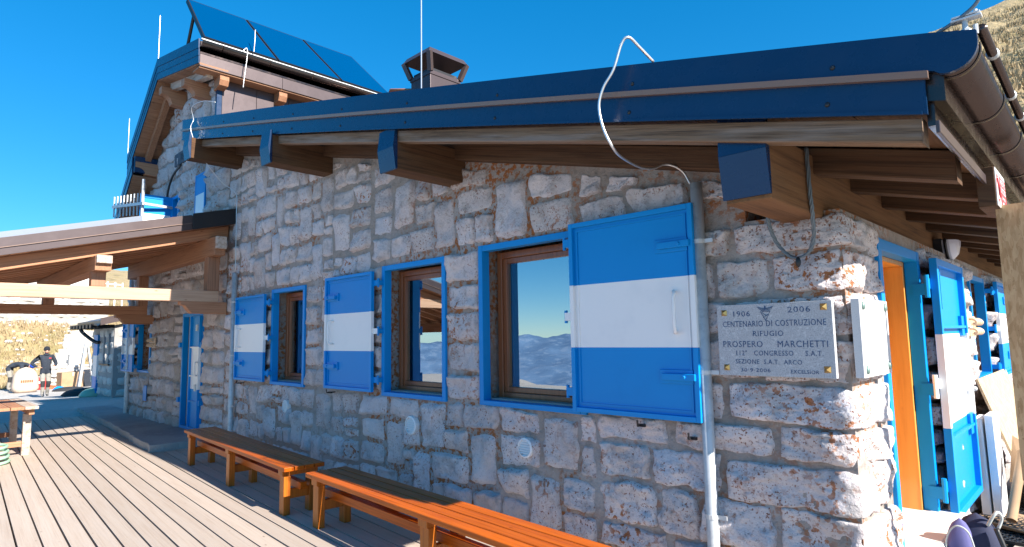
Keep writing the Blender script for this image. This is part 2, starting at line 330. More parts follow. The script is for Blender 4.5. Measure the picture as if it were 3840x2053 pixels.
struct(g.build('ground', [M['grass'], M['gravel']], smooth=True))
# far mountain range across the valley (seen in the window panes)
g = MB(); na, nr = 260, 44
for j in range(nr+1):
    for i in range(na+1):
        a = R(168)+R(112)*i/na; r = 900+3300*j/nr
        h = noise.hetero_terrain(Vector((math.cos(a)*r*.0012, math.sin(a)*r*.0012, 4)), 1.0, 2.1, 6, .8)
        rg_ = 1-abs(noise.noise(Vector((math.cos(a)*r*.0016, math.sin(a)*r*.0016, 9))))*2; z = -470+j/nr*450+-70+(h*13+rg_*48+noise.fractal(Vector((math.cos(a)*r*.006, math.sin(a)*r*.006, 2)), 1, 2, 4)*18)*(.5+j/nr)
        g.v.append(Vector((math.cos(a)*r, math.sin(a)*r, z)))
for j in range(nr):
    for i in range(na): g.f.append((j*(na+1)+i, j*(na+1)+i+1, (j+1)*(na+1)+i+1, (j+1)*(na+1)+i)); g.m.append(0)
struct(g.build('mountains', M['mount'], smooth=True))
# dry grass tufts on the slopes
def tufts(name, spots, label, h0, h1):
    g = MB()
    for (x, y) in spots:
        z = T(x, y)-.02
        for k in range(5):
            a = random.uniform(0, 6.28); h = random.uniform(h0, h1); wd = h*.09; l = random.uniform(.2, .6)*h
            dx, dy = math.cos(a), math.sin(a); ox, oy = random.uniform(-.12, .12), random.uniform(-.12, .12)
            g.add([(x+ox-dy*wd, y+oy+dx*wd, z), (x+ox+dy*wd, y+oy-dx*wd, z), (x+ox+dx*l, y+oy+dy*l, z+h)], [(0, 1, 2)])
    o = g.build(name, M['blade']); tag(o, label, 'grass'); o['kind'] = 'stuff'
sp = []
while len(sp) < 9000:
    y = random.uniform(22, 99); x = random.uniform(-.26*y, .12*y)
    if noise.noise(Vector((x*.25, y*.25, 7))) > -.2: sp.append((x, y))
tufts('dry_grass', sp, 'dry straw coloured grass on the steep hill behind the roof corner', .25, .7)
sp = []
while len(sp) < 5500:
    x = random.uniform(-52, -32.3); y = random.uniform(1.5, 14)
    if noise.noise(Vector((x*.5, y*.5, 2))) > -.25: sp.append((x, y))
tufts('slope_grass', sp, 'yellow grass on the bank behind the two workers', .12, .34)
# ================================================================ deck
deck = thing('deck', 'weathered timber deck', 'deck'); del deck['label']; del deck['category']; struct(deck)
ANG = -math.atan(.062)
du = Vector((math.cos(ANG), math.sin(ANG), 0)); dv = Vector((-math.sin(ANG), math.cos(ANG), 0))
pitch = .1465; v = -2.55
while v < 9:
    yat = lambda X: (v+pitch/2)/math.cos(ANG)+math.tan(ANG)*X
    x0, x1 = -15.6, 1.9
    if yat(0) > 3.15: x0 = -.95
    elif yat(x0) > 3.38: x0 = -(3.38-v-pitch/2)/.062
    if v > 3.1 and yat(0) <= 3.6 and x0 < -1: x0 = max(x0, -9)
    gp = random.uniform(.010, .016); c = du*((x0+x1)/2)+dv*(v+pitch/2); hl = (x1-x0)/2; hw = (pitch-gp)/2
    zt = random.uniform(-.0015, .0015); b = MB(); n = 1
    b.hexa([c+du*sx*hl+dv*sy*hw+Vector((0, 0, zz)) for zz in (-.032, zt) for sx, sy in ((-1, -1), (1, -1), (1, 1), (-1, 1))])
    b.v = [p-c for p in b.v]
    # local x along the plank for the grain
    rot = Matrix.Rotation(-ANG, 3, 'Z'); b.v = [rot @ p for p in b.v]
    o = b.build('plank', M['deckw'], None); o.parent = deck; o.location = c; o.rotation_euler = (0, 0, ANG); v += pitch
for k in range(22):
    x = -15.4+k*.8; MB().box(x, x+.07, -2.4, 3.3, -.13, -.036).build('joist', M['joist'], deck)
b = MB(); b.box(-.75, 1.8, 3.9, 9, -.13, -.036).build('joist', M['joist'], deck)
# raised paving along the hut
pts = [(-9.52, 2.56), (-9.75, 2.58), (-10.4, 2.62), (-11.5, 2.72), (-12.6, 2.79), (-13.9, 2.86), (-15.3, 2.92), (-16.4, 2.96), (-16.4, 3.6), (-9.46, 3.6)]
jp = []
for i in range(len(pts)):
    a = Vector((*pts[i], 0)); c2 = Vector((*pts[(i+1) % len(pts)], 0)); n = max(1, int((c2-a).length/.12)) if i < 7 or i == 9 else 1
    for k in range(n):
        p = a.lerp(c2, k/n); jp.append((p.x+noise.noise(p*6)*.03, p.y+noise.noise(p*6+Vector((9, 0, 0)))*.045, -.1))
slab = MB().prism(jp, (0, 0, .2)).build('paving_slab', M['concrete'], bev=.012); struct(slab)

# ================================================================ stone laying
def rockd(p, so, amp):
    # broken rock face: flat facets between ridges, chipped by finer noise
    a = noise.fractal(p*4.5+so, .9, 2.1, 5); b = abs(noise.noise(p*3.1-so)); c = abs(noise.noise(p*8.3+so)); d = noise.cell(p*7+so+noise.noise_vector(p*5)*.35)
    return amp*(a*.75 + (b-.22)*.9 - (.5-c)*.25 + d*.14)
def stone(P, q, parent, m, prot, seed, n=9, k=7, rough=.02):
    """q: four corners (a,z) of the bed, P maps (a,out,z) to the wall"""
    g = MB(); rs = random.Random(seed); ta, tz = rs.uniform(-.02, .02), rs.uniform(-.02, .02); so = Vector((seed*3.7 % 91, seed*1.3 % 57, seed*.71 % 33))
    rnd = rs.uniform(.0, .09); ex = rs.uniform(9, 20)
    ca = sum(p[0] for p in q)/4; cz = sum(p[1] for p in q)/4
    for j in range(k+1):
        for i in range(n+1):
            s = 2*i/n-1; t = 2*j/k-1
            s2 = s*(1-rnd*t**4); t2 = t*(1-rnd*s**4); u = (s2+1)/2; w_ = (t2+1)/2
            a = (q[0][0]*(1-u)+q[1][0]*u)*(1-w_)+(q[3][0]*(1-u)+q[2][0]*u)*w_
            z = (q[0][1]*(1-u)+q[1][1]*u)*(1-w_)+(q[3][1]*(1-u)+q[2][1]*u)*w_
            pv = Vector((a, 0, z)); edge = max(abs(s), abs(t))
            a += noise.fractal(pv*9+so, 1, 2, 3)*.022*edge; z += noise.fractal(pv*9-so, 1, 2, 3)*.022*edge
            e = max(0, (1-abs(s)**ex)*(1-abs(t)**ex))
            d = prot*e**.4 + (rockd(pv, so, rough*1.7) + ta*s+tz*t)*e**.3
            if e > .3: d = max(d, .006)
            if i in (0, n) or j in (0, k): d = -.03
            g.v.append(Vector(P(a, d, z)))
    for j in range(k):
        for i in range(n): g.f.append((j*(n+1)+i, j*(n+1)+i+1, (j+1)*(n+1)+i+1, (j+1)*(n+1)+i)); g.m.append(0)
    return g.build('stone', m, parent, smooth=True, org=P(ca, 0, cz))
def lay(zs, xa, xb, ops, top, seed, wav, xbf=None, wr=(.6, 1.5), waves=.02, gap=.014, split=.1):
    rs = random.Random(seed); out = []
    for r in range(len(zs)-1):
        z0, z1 = zs[r], zs[r+1]; hi = xbf(r) if xbf else xb
        iv = [(xa, hi)]
        for (o0, o1, oz0, oz1) in ops:
            if min(z1, oz1)-max(z0, oz0) > .05:
                nv = []
                for (a, b_) in iv:
                    if o1 <= a or o0 >= b_: nv.append((a, b_)); continue
                    if o0-a > .05: nv.append((a, o0))
                    if b_-o1 > .05: nv.append((o1, b_))
                iv = nv
        wz = lambda i, x: (zs[i]+(noise.noise(Vector((x*1.3, i*7.1, seed)))*waves if 0 < i < len(zs)-1 else 0))
        for (a, b_) in iv:
            Ln = b_-a; h = z1-z0; n = max(1, round(Ln/(wav*rs.uniform(.85, 1.15))))
            ws = [rs.uniform(*wr) for _ in range(n)]; sw = sum(ws); x = a
            for i, ww in enumerate(ws):
                w2 = ww/sw*Ln; xl, xr = x, x+w2; x = xr
                j0, j1 = rs.uniform(-.02, .02), rs.uniform(-.02, .02)
                def mk(zb0, zb1, zt0, zt1):
                    if top: zt0 = min(zt0, top(xl)-.02); zt1 = min(zt1, top(xr)-.02)
                    if (zt0-zb0+zt1-zb1)/2 < .085: return
                    if zt0-zb0 < .02: zt0 = zb0+.02
                    if zt1-zb1 < .02: zt1 = zb1+.02
                    gp = gap*rs.uniform(.7, 1.8)
                    out.append(((xl+gp+j0, zb0+gp), (xr-gp+j1, zb1+gp), (xr-gp-j1, zt1-gp), (xl+gp-j0, zt0-gp)))
                if rs.random() < split and h > .2:
                    f = rs.uniform(.4, .6); zm = z0+h*f; mk(wz(r, xl), wz(r, xr), zm, zm); mk(zm, zm, wz(r+1, xl), wz(r+1, xr))
                else: mk(wz(r, xl), wz(r, xr), wz(r+1, xl), wz(r+1, xr))
    return out
def slabwall(g, P, xa, xb, o0, o1, zb, top, ops, extra=()):
    br = sorted({xa, xb, *extra} | {p for o in ops for p in o[:2] if xa < p < xb})
    for x0, x1 in zip(br, br[1:]):
        hs_ = sorted([(o[2], o[3]) for o in ops if o[0] <= x0+1e-6 and o[1] >= x1-1e-6]); z = zb; seg = []
        for (a, b_) in hs_: 
            if a > z: seg.append((z, z, a, a))
            z = b_
        seg.append((z, z, top(x0), top(x1)))
        for (a, b_, c, d) in seg:
            g.hexa([P(x0, o1, a), P(x1, o1, b_), P(x1, o0, b_), P(x0, o0, a), P(x0, o1, c), P(x1, o1, d), P(x1, o0, d), P(x0, o0, c)])
    return g
YW, XR = 3.45, -.97
PF = lambda a, o, z: (a, YW-o, z)
PR = lambda a, o, z: (XR+o, a, z)
def pbox(g, P, a0, a1, o0, o1, z0, z1, mi=0):
    return g.hexa([P(a0, o1, z0), P(a1, o1, z0), P(a1, o0, z0), P(a0, o0, z0), P(a0, o1, z1), P(a1, o1, z1), P(a1, o0, z1), P(a0, o0, z1)], mi)
# ================================================================ openings
def blue_frame(P, parent, x0, x1, z0, z1, sill=True, w_=.05):
    g = MB(); pbox(g, P, x0, x0+w_, -.06, .025, z0, z1); pbox(g, P, x1-w_, x1, -.06, .025, z0, z1)
    pbox(g, P, x0+w_, x1-w_, -.06, .022, z1-w_, z1)
    if sill: pbox(g, P, x0+w_, x1-w_, -.06, .028, z0, z0+w_*.8)
    return g.build('frame', M['blue'], parent, bev=.004)
def window(P, parent, x0, x1, z0, z1, curtain=True):
    fr = blue_frame(P, parent, x0, x1, z0, z1); w_ = .05
    a0, a1, b0, b1 = x0+w_, x1-w_, z0+w_*.8, z1-w_
    g = MB(); pbox(g, P, a0, a1, -.16, -.061, b0-.03, b0+.012); g.build('sill', M['plaster'], fr)
    f = .055; d0, d1 = -.23, -.15
    g = MB(); pbox(g, P, a0, a0+f, d0, d1, b0, b1); pbox(g, P, a1-f, a1, d0, d1, b0, b1); pbox(g, P, a0+f, a1-f, d0, d1, b1-f, b1); pbox(g, P, a0+f, a1-f, d0, d1, b0, b0+f)
    wf = g.build('casement', M['winw'], parent, bev=.006)
    a0 += f; a1 -= f; b0 += f; b1 -= f; f = .045; d0, d1 = -.22, -.165
    g = MB(); pbox(g, P, a0, a0+f, d0, d1, b0, b1); pbox(g, P, a1-f, a1, d0, d1, b0, b1); pbox(g, P, a0+f, a1-f, d0, d1, b1-f, b1); pbox(g, P, a0+f, a1-f, d0, d1, b0, b0+f)
    g.build('sash', M['winw'], wf, bev=.006)
    g = MB(); pbox(g, P, a0+f*.7, a1-f*.7, -.20, -.19, b0+f*.7, b1-f*.7); g.build('pane', M['glass'], wf)
    if curtain:
        g = MB(); n = 18; cw = (a1-a0)*.26
        for i in range(n+1):
            u = i/n; o = -.33-.03*math.sin(u*19); 
            for z in (b0-.1, b1+.05): g.v.append(Vector(P(a0-.02+cw*u, o, z)))
        for i in range(n): g.f.append((2*i, 2*i+2, 2*i+3, 2*i+1)); g.m.append(0)
        g.build('curtain', M['curtain'], parent, smooth=True)
    return fr
def shutter(P, parent, x0, x1, z0, z1, y, hinge, latches=True, zl=0, face='in', handle=True):
    """metal shutter leaf folded back on the wall; hinge 'L' or 'R'; zl = extra height at the far edge"""
    h = z1-z0; b1, b2 = z0+h*.335, z0+h*.665; BW = [M['blue'], M['white']]
    bands = [(z0, b1, 0), (b1, b2, 1), (b2, z1, 0)]
    g = MB()
    for (a, b_, mi) in bands: pbox(g, P, x0+.02, x1-.02, y, y+.006, a+(.02 if a == z0 else 0), b_-(.02 if b_ == z1 else 0), mi)
    leaf = g.build('shutter', BW, parent)
    g = MB(); t = .032; r0, r1 = y-.002, y+.034
    for (a, b_, mi) in bands:
        pbox(g, P, x0, x0+t, r0, r1, a, b_, mi); pbox(g, P, x1-t, x1, r0, r1, a, b_, mi)
    pbox(g, P, x0+t, x1-t, r0, r1, z0, z0+t, 0); pbox(g, P, x0+t, x1-t, r0, r1, z1-t, z1, 0)
    g.build('rim', BW, leaf, bev=.003)
    g = MB(); s2 = .012
    for (a, b_, mi) in bands:
        lo = a+(t+.02 if a == z0 else 0); hi_ = b_-(t+.02 if b_ == z1 else 0)
        pbox(g, P, x0+t+.02, x0+t+.032, y+.006, y+.014, lo, hi_, mi); pbox(g, P, x1-t-.032, x1-t-.02, y+.006, y+.014, lo, hi_, mi)
    pbox(g, P, x0+t+.032, x1-t-.032, y+.006, y+.014, z0+t+.02, z0+t+.032); pbox(g, P, x0+t+.032, x1-t-.032, y+.006, y+.014, z1-t-.032, z1-t-.02)
    g.build('bead', BW, leaf)
    hx = x1 if hinge == 'R' else x0; sg = 1 if hinge == 'R' else -1
    for (zz, mi) in ((z0+h*.1, 0), (z0+h*.5, 1), (z0+h*.9, 0)):
        g = MB(); a, b_ = sorted((hx-.02*sg, hx+.07*sg)); pbox(g, P, a, b_, y-.012, y+.008, zz-.028, zz+.028, mi)
        a, b_ = sorted((hx+.05*sg, hx+.085*sg)); pbox(g, P, a, b_, y-.10, y-.012, zz-.024, zz+.024, 0)
        g.tube([P(hx+.068*sg, y-.006, zz-.045), P(hx+.068*sg, y-.006, zz+.045)], .012, 8)
        g.build('hinge', BW, leaf)
    fx = x0 if hinge == 'R' else x1; fs = 1 if hinge == 'R' else -1
    if latches:
        for zz in (z0+h*.2, z0+h*.815):
            g = MB(); a, b_ = sorted((fx+.045*fs, fx+.27*fs)); pbox(g, P, a, b_, y+.006, y+.02, zz-.042, zz+.042)
            a, b_ = sorted((fx+.02*fs, fx+.24*fs)); pbox(g, P, a, b_, y+.02, y+.05, zz-.02, zz+.02)
            g.tube([P(fx+.09*fs, y+.04, zz), P(fx+.09*fs, y+.06, zz)], .012, 6)
            g.build('latch', M['blue'], leaf, bev=.003)
    if handle:
        xx = fx+.13*fs; zc = (b1+b2)/2
        g = MB(); g.tube([P(xx+.03*fs, y+.006, zc-.125), P(xx, y+.05, zc-.12), P(xx-.004, y+.055, zc-.09), P(xx-.004, y+.055, zc+.09), P(xx, y+.05, zc+.12), P(xx+.03*fs, y+.006, zc+.125)], .011, 8)
        g.build('handle', M['white'], leaf, smooth=True)
    return leaf
# ================================================================ the low stone wing
ext = thing('stone_wing', 'low limestone wing with three blue framed windows and long sloping metal roof edge', 'building', (-5, 3.45, 0))
def bow(x): t = max(0, min(1, (-.26-x)/9.4)); return .14*t*(1-t)
def ZR(x): return 2.55+.2396*(-.26-x)+bow(x)
def YV(x): return 2.60+.0262*(-.26-x)
def ZT(x): return 2.445+.2405*(-1.61-x)
W1, W2, W3 = (-7.74, -6.83, .945, 2.155), (-5.20, -4.2, .94, 2.225), (-3.76, -2.66, .945, 2.262)
OPS = [W1, W2, W3]
DOOR_R = (4.06, 5.14, .25, 2.05); WIN_R = (7.28, 8.24, 1.0, 2.03)
g = slabwall(MB(), PF, -9.3, XR-.5, 0, -.5, -.1, lambda x: ZR(x)-.285, OPS, extra=(-8.5, -6, -3))
ext_wall = g.build('wall', M['mortar'], ext)
g = slabwall(MB(), PR, 3.45, 11, 0, -.5, -.1, lambda y: 2.14, [DOOR_R, WIN_R]); g.build('side_wall', M['mortar'], ext)
ext_side = bpy.data.objects[-1] if False else [o for o in children(ext) if o.name.startswith('side_wall')][0]
g = MB(); g.box(-9.3, -9.1, 3.96, 11, -.1, 4.0); g.box(-9.1, -1.5, 10.6, 11, -.1, 2.3); g.box(-9.1, -1.5, 3.97, 10.6, -.1, .02); g.box(-9.09, -1.49, 5.6, 5.7, .02, 2.4)
g.build('inner_wall', M['glassroom'], ext)
# corner blocks (quoins) wrapped round the edge
zq = [0, .27, .55, .80, .985, 1.22, 1.47, 1.70, 1.93, 2.125]
QL = [(.62, .595), (.40, .60), (.70, .59), (.38, .597), (.66, .60), (.44, .592), (.60, .598), (.36, .595), (.58, .60)]
def quoin(r):
    lx, ly = QL[r]; z0, z1 = zq[r]+.008, zq[r+1]-.010; n, k = 72, 26; g = MB(); so = Vector((r*17.3, 3, r*5.1)); rc = .05; rs = random.Random(r)
    tilt = rs.uniform(-.02, .02); Lt = lx+ly
    for j in range(k+1):
        for i in range(n+1):
            a = Lt*i/n; t = 2*j/k-1; s = 2*i/n-1
            if a < lx-rc: bx, by, nx_, ny_ = XR-lx+a, YW, 0, -1
            elif a > lx+rc: bx, by, nx_, ny_ = XR, YW+a-lx, 1, 0
            else:
                th = (a-lx+rc)/(2*rc)*math.pi/2; bx, by = XR-rc+rc*math.sin(th), YW+rc-rc*math.cos(th); nx_, ny_ = math.sin(th), -math.cos(th)
            p = Vector((bx, by, 0)); z = z0+(z1-z0)*(t*(1-.06*abs(s)**8)+1)/2+tilt*s
            pv = Vector((bx, by, z)); z += noise.fractal(pv*8+so, 1, 2, 3)*.02*abs(t)
            e = max(0, (1-abs(s)**24)*(1-abs(t)**10))
            d = .03*e**.4+rockd(pv, so, .05)*e**.3
            if i in (0, n) or j in (0, k): d = -.04
            g.v.append(Vector((bx+nx_*d, by+ny_*d, z)))
    for j in range(k):
        for i in range(n): g.f.append((j*(n+1)+i, j*(n+1)+i+1, (j+1)*(n+1)+i+1, (j+1)*(n+1)+i)); g.m.append(0)
    g.build('corner_stone', M['stone_r'], ext_wall, smooth=True, org=(XR, YW, (z0+z1)/2))
for r in range(9): quoin(r)
# right part (beside the corner) follows the quoin courses, the rest its own courses
def tall(zs, xa, xb, ops, n, seed, wr=(.24, .42)):
    rs = random.Random(seed); out = []
    for _ in range(n*6):
        if len(out) >= n: break
        r = rs.randrange(0, len(zs)-2); w_ = rs.uniform(*wr); x = rs.uniform(xa+.1, xb-.1-w_); z0_, z1_ = zs[r], zs[r+2]
        if any(not (x+w_+.12 < o[0] or x-.12 > o[1] or z1_ < o[2]+.02 or z0_ > o[3]-.02) for o in ops+out): continue
        if ZT(x+w_) < z1_+.03: continue
        out.append((x, x+w_, z0_, z1_))
    return out
def lay_t(zs, xa, xb, ops, top, seed, wav, nt_, **kw):
    tl = tall(zs, xa, xb, ops, nt_, seed+500); rs = random.Random(seed)
    o_ = lay(zs, xa, xb, ops+tl, top, seed, wav, **kw)
    for (x0, x1, z0_, z1_) in tl:
        j = lambda: rs.uniform(-.012, .012)
        o_.append(((x0+.014+j(), z0_+.014+j()), (x1-.014+j(), z0_+.014+j()), (x1-.014+j(), z1_-.014+j()), (x0+.014+j(), z1_-.014+j())))
    return o_
beds = lay(zq, -2.58, XR, [W3], None, 3, .46, xbf=lambda r: XR-QL[r][0]-.01, waves=.03, gap=.006)
beds += lay([2.285, 2.47, 2.7, 2.95], -2.7, -1.32, [], ZT, 5, .40)
zl = [0, .27, .50, .74, .94, 1.2, 1.45, 1.74, 1.98, 2.245]
beds2 = lay_t(zl, -5.6, -2.6, OPS, ZT, 11, .37, 7, split=.10, waves=.06, gap=.006)
zl = [0, .22, .47, .69, .93, 1.17, 1.43, 1.66, 1.92, 2.15]
beds2 += lay_t(zl, -9.28, -5.62, OPS, ZT, 12, .30, 11, split=.12, waves=.06, gap=.005)
zu = [2.27, 2.54, 2.78, 3.06, 3.29, 3.56, 3.79, 4.06, 4.3]
beds2 += lay_t(zu, -5.4, -2.72, [], ZT, 13, .36, 6, split=.12, waves=.07, gap=.006)
zu = [2.17, 2.42, 2.66, 2.93, 3.16, 3.42, 3.66, 3.92, 4.14, 4.36]
beds2 += lay_t(zu, -9.28, -5.42, [(-7.9, -6.7, 2.1, 2.17)], ZT, 14, .31, 12, split=.12, waves=.07, gap=.005)
allb = sorted(beds+beds2, key=lambda q: -sum(p[0] for p in q))
rest = []
if len(allb) > 289:
    ar = lambda q: (q[1][0]-q[0][0])*(q[3][1]-q[0][1])/(3.45**2+(sum(p[0] for p in q)/4)**2)
    kk = sorted(range(len(allb)), key=lambda i: -ar(allb[i])); rest = set(kk[289:])
small = []
for i, q in enumerate(allb):
    xm = sum(p[0] for p in q)/4; n, k = (26, 18) if xm > -2.7 else (15, 11) if xm > -4.5 else (10, 8)
    m = M['stone_r'] if xm > -3.6 and random.random() < .7 else M['stone']
    o = stone(PF, q, ext_wall, m, random.uniform(.016, .036), i+100, n, k, .034 if xm > -2.8 else .026)
    if i in rest: small.append(o)
def merge(objs, name, parent, m):
    if not objs: return
    g = MB()
    for o in objs:
        b_ = len(g.v); g.v += [v_.co+WL[o.name] for v_ in o.data.vertices]
        for f in o.data.polygons: g.f.append([b_+i for i in f.vertices]); g.m.append(0)
        me = o.data; bpy.data.objects.remove(o); bpy.data.meshes.remove(me)
    g.build(name, m, parent, smooth=True)['kind'] = 'stuff'
merge(small, 'small_stones', ext_wall, M['stone'])
print('wing stones', len(allb))
bs = lay(zq, 3.45, 11, [DOOR_R, WIN_R], lambda y: 2.13, 21, .36, waves=.015)
bs = [q for q in bs if not (sum(p[0] for p in q)/4 < 4.06)] 
for r in range(9):
    a = YW+QL[r][1]+.01
    if DOOR_R[0]-a > .07: bs.append(((a, zq[r]+.012), (4.05, zq[r]+.014), (4.05, zq[r+1]-.012), (a, zq[r+1]-.012)))
for i, q in enumerate(bs): stone(PR, q, ext_side, M['stone_r'], random.uniform(.03, .05), i+700, 16, 12, .04)
print('side stones', len(bs))
for i_, W in enumerate((W1, W2, W3)): window(PF, ext, *W)
shutter(PF, ext, -8.70, -7.76, .975, 2.10, .08, 'R')
shutter(PF, ext, -6.19, -5.25, .975, 2.175, .08, 'R')
shutter(PF, ext, -2.70, -1.745, .978, 2.285, .09, 'L')
# small black catches under the shutters
for (x, z) in ((-8.55, .93), (-6.1, .93), (-2.18, .925), (-1.83, .88)):
    g = MB(); g.tube([(x, YW-.02, z), (x, YW-.12, z), (x, YW-.125, z+.035)], .007, 6); g.box(x-.028, x+.028, YW-.09, YW-.07, z-.009, z+.008); g.build('catch', M['black'], ext)
# round wall vents
for (px, py, r) in ((1063, 1525, .075), (1533, 1597, .085), (1962, 1682, .075)):
    c = onY(px, py, YW-.06); g = MB(); n = 20
    ring = [[(c.x+math.cos(2*math.pi*i/n)*rr, YW-o, c.z+math.sin(2*math.pi*i/n)*rr) for i in range(n)] for rr, o in ((r, -.02), (r, .045), (r*.84, .05), (r*.84, -.01))]
    g.add(sum(ring, []), [(k*n+i, k*n+(i+1) % n, (k+1)*n+(i+1) % n, (k+1)*n+i) for k in range(3) for i in range(n)])
    vt = g.build('vent', M['white'], ext, smooth=False)
    g = MB()
    for k in range(7):
        zz = -r*.72+k*r*.24; hw = math.sqrt(max(.0001, (r*.8)**2-zz*zz))
        g.hexa([(c.x-hw, YW-.044, c.z+zz-.007), (c.x+hw, YW-.044, c.z+zz-.007), (c.x+hw, YW-.03, c.z+zz+.008), (c.x-hw, YW-.03, c.z+zz+.008), (c.x-hw, YW-.044, c.z+zz-.003), (c.x+hw, YW-.044, c.z+zz-.003), (c.x+hw, YW-.03, c.z+zz+.012), (c.x-hw, YW-.03, c.z+zz+.012)])
    g.build('louvre', M['white'], vt)
    MB().tube([(c.x, YW-.02, c.z), (c.x, YW-.012, c.z)], r*.84, 18).build('dark_disc', M['black'], vt)  # black disc added as the shade behind the louvre
# ---- roof of the wing
NX = 24; XS = [-.44+(-9.62+.44)*i/NX for i in range(NX+1)]
def strip(g, xs_, f, mi=0):
    """f(x) -> list of section points; sweeps a closed section along x"""
    secs = [f(x) for x in xs_]; k = len(secs[0]); vs = [p for s_ in secs for p in s_]
    fs = [(i*k+j, i*k+(j+1) % k, (i+1)*k+(j+1) % k, (i+1)*k+j) for i in range(len(xs_)-1) for j in range(k)]
    fs += [tuple(range(k)), tuple(range((len(xs_)-1)*k, len(xs_)*k))[::-1]]
    return g.add(vs, fs, mi)
def sec(y0, y1, z0, z1): return lambda x: [(x, YV(x)+y0, ZR(x)+z0), (x, YV(x)+y1, ZR(x)+z0), (x, YV(x)+y1, ZR(x)+z1), (x, YV(x)+y0, ZR(x)+z1)]
sheet = strip(MB(), [-.36]+XS[1:], lambda x: [(x, YV(x)+.03, ZR(x)-.25), (x, 11.2, ZR(x)-.25), (x, 11.2, ZR(x)-.03), (x, YV(x)+.03, ZR(x)-.03)]).build('roof', M['brown'], ext)
# upper band of the verge, its right end rounded over the gutter end
up = strip(MB(), [-.385]+XS[1:], sec(0, .02, -.145, 0))
cvp = [(-.385, ZR(-.385)-.145)]+[(-.338+.087*math.cos(R(a)), 2.503+.087*math.sin(R(a))) for a in range(250, 361, 10)]+[(-.252, 2.545), (-.385, ZR(-.385))]
up.prism([(x, YV(-.385), z) for x, z in cvp], (0, .02, 0)); up.build('verge_board', M['sky_navy'], ext)
strip(MB(), [-.40]+XS[1:], lambda x: [(x, YV(x)-.020, ZR(x)-.176), (x, YV(x)+.003, ZR(x)-.176), (x, YV(x)+.003, ZR(x)-.146), (x, YV(x)-.004, ZR(x)-.146), (x, YV(x)-.026, ZR(x)-.150)]).build('verge_lip', M['lip'], ext)
lo = strip(MB(), [-.415]+XS[1:], sec(.004, .022, -.305, -.172)); strip(lo, [-.43]+XS[1:], sec(-.006, .0035, -.309, -.295)); lo.build('verge_board', M['sky_navy'], ext)
for x in (-.72, -1.68, -2.72, -3.75, -4.78, -5.8, -6.85, -7.85, -8.8):
    for z, y in ((-.105, 0), (-.25, .004)):
        g = MB(); c = Vector((x-(.03 if z < -.2 else 0), YV(x)+y, ZR(x)+z)); g.ball(c, .011, .008, .011, 8, 5); g.build('screw', M['black'], ext, smooth=True)
strip(MB(), XS, sec(.045, .135, -.405, -.312)).build('verge_rafter', M['greyX'], ext, bev=.006)
strip(MB(), XS, lambda x: [(x, 3.33, ZR(x)-.43), (x, 3.449, ZR(x)-.43), (x, 3.449, ZR(x)-.29), (x, 3.33, ZR(x)-.29)]).build('rafter', M['oldX'], ext, bev=.006)
for k, y in enumerate((4.03, 4.72, 5.4, 6.1, 6.8, 7.5, 8.2, 8.9, 9.6, 10.3)):
    x1 = -2.4; j = random.uniform(-.01, .01)
    MB().hexa([(-.44, y-.06, ZR(-.44)-.42), (-.44, y+.06, ZR(-.44)-.42), (x1, y+.06, ZR(x1)-.42), (x1, y-.06, ZR(x1)-.42), (-.44, y-.06, ZR(-.44)-.28), (-.44, y+.06, ZR(-.44)-.28), (x1, y+.06, ZR(x1)-.28), (x1, y-.06, ZR(x1)-.28)]).build('rafter', M['oldX'], ext, bev=.006)
x = -.43; i = 0
while x > -9.5:
    wd = random.uniform(.2, .26); x1 = max(-9.6, x-wd); y1 = 11 if x > -2.6 else 3.46
    a, b_ = x-.003, x1+.003; ya = YV(x)+.03
    MB().hexa([(b_, ya, ZR(b_)-.28), (a, ya, ZR(a)-.28), (a, y1, ZR(a)-.28), (b_, y1, ZR(b_)-.28), (b_, ya, ZR(b_)-.255), (a, ya, ZR(a)-.255), (a, y1, ZR(a)-.255), (b_, y1, ZR(b_)-.255)]).build('soffit_board', M['oldY'], ext); x = x1
for (x0, x1, z0, z1) in ((-9.03, -8.83, 4.02, 4.31), (-6.46, -6.25, 3.40, 3.70), (-4.15, -3.94, 2.845, 3.13)):
    pu = MB().box(x0, x1, 2.735, 3.6, z0, z1).build('purlin', M['oldY'], ext, bev=.006)
    g = MB(); g.hexa([(x0-.006, 2.715, z0-.006), (x1+.006, 2.715, z0-.006), (x1+.006, 2.732, z0-.006), (x0-.006, 2.732, z0-.006), (x0-.006, 2.690, z0+.17), (x1+.006, 2.690, z0+.17), (x1+.006, 2.732, z0+.17), (x0-.006, 2.732, z0+.17)])
    g.hexa([(x0-.006, 2.690, z0+.17), (x1+.006, 2.690, z0+.17), (x1+.006, 2.732, z0+.17), (x0-.006, 2.732, z0+.17), (x0-.006, 2.71, z1+.05), (x1+.006, 2.71, z1+.05), (x1+.006, 2.732, z1+.05), (x0-.006, 2.732, z1+.05)])
    g.build('end_cap', M['sky_navy'], pu)
pl = MB().box(-1.255, -1.045, 2.74, 11, 2.10, 2.42).build('wall_plate', M['plate'], ext, bev=.008)
g = MB(); g.hexa([(-1.262, 2.725, 2.12), (-1.038, 2.725, 2.12), (-1.038, 2.738, 2.12), (-1.262, 2.738, 2.12), (-1.262, 2.695, 2.325), (-1.038, 2.695, 2.325), (-1.038, 2.738, 2.325), (-1.262, 2.738, 2.325)])
g.hexa([(-1.262, 2.695, 2.326), (-1.038, 2.695, 2.326), (-1.038, 2.738, 2.326), (-1.262, 2.738, 2.326), (-1.262, 2.705, 2.52), (-1.038, 2.705, 2.48), (-1.038, 2.738, 2.48), (-1.262, 2.738, 2.52)]); g.build('end_cap', M['sky_navy'], pl)
MB().box(-1.2, -1.12, 3.46, 11, 2.421, 2.55).build('infill_board', M['plate'], ext)
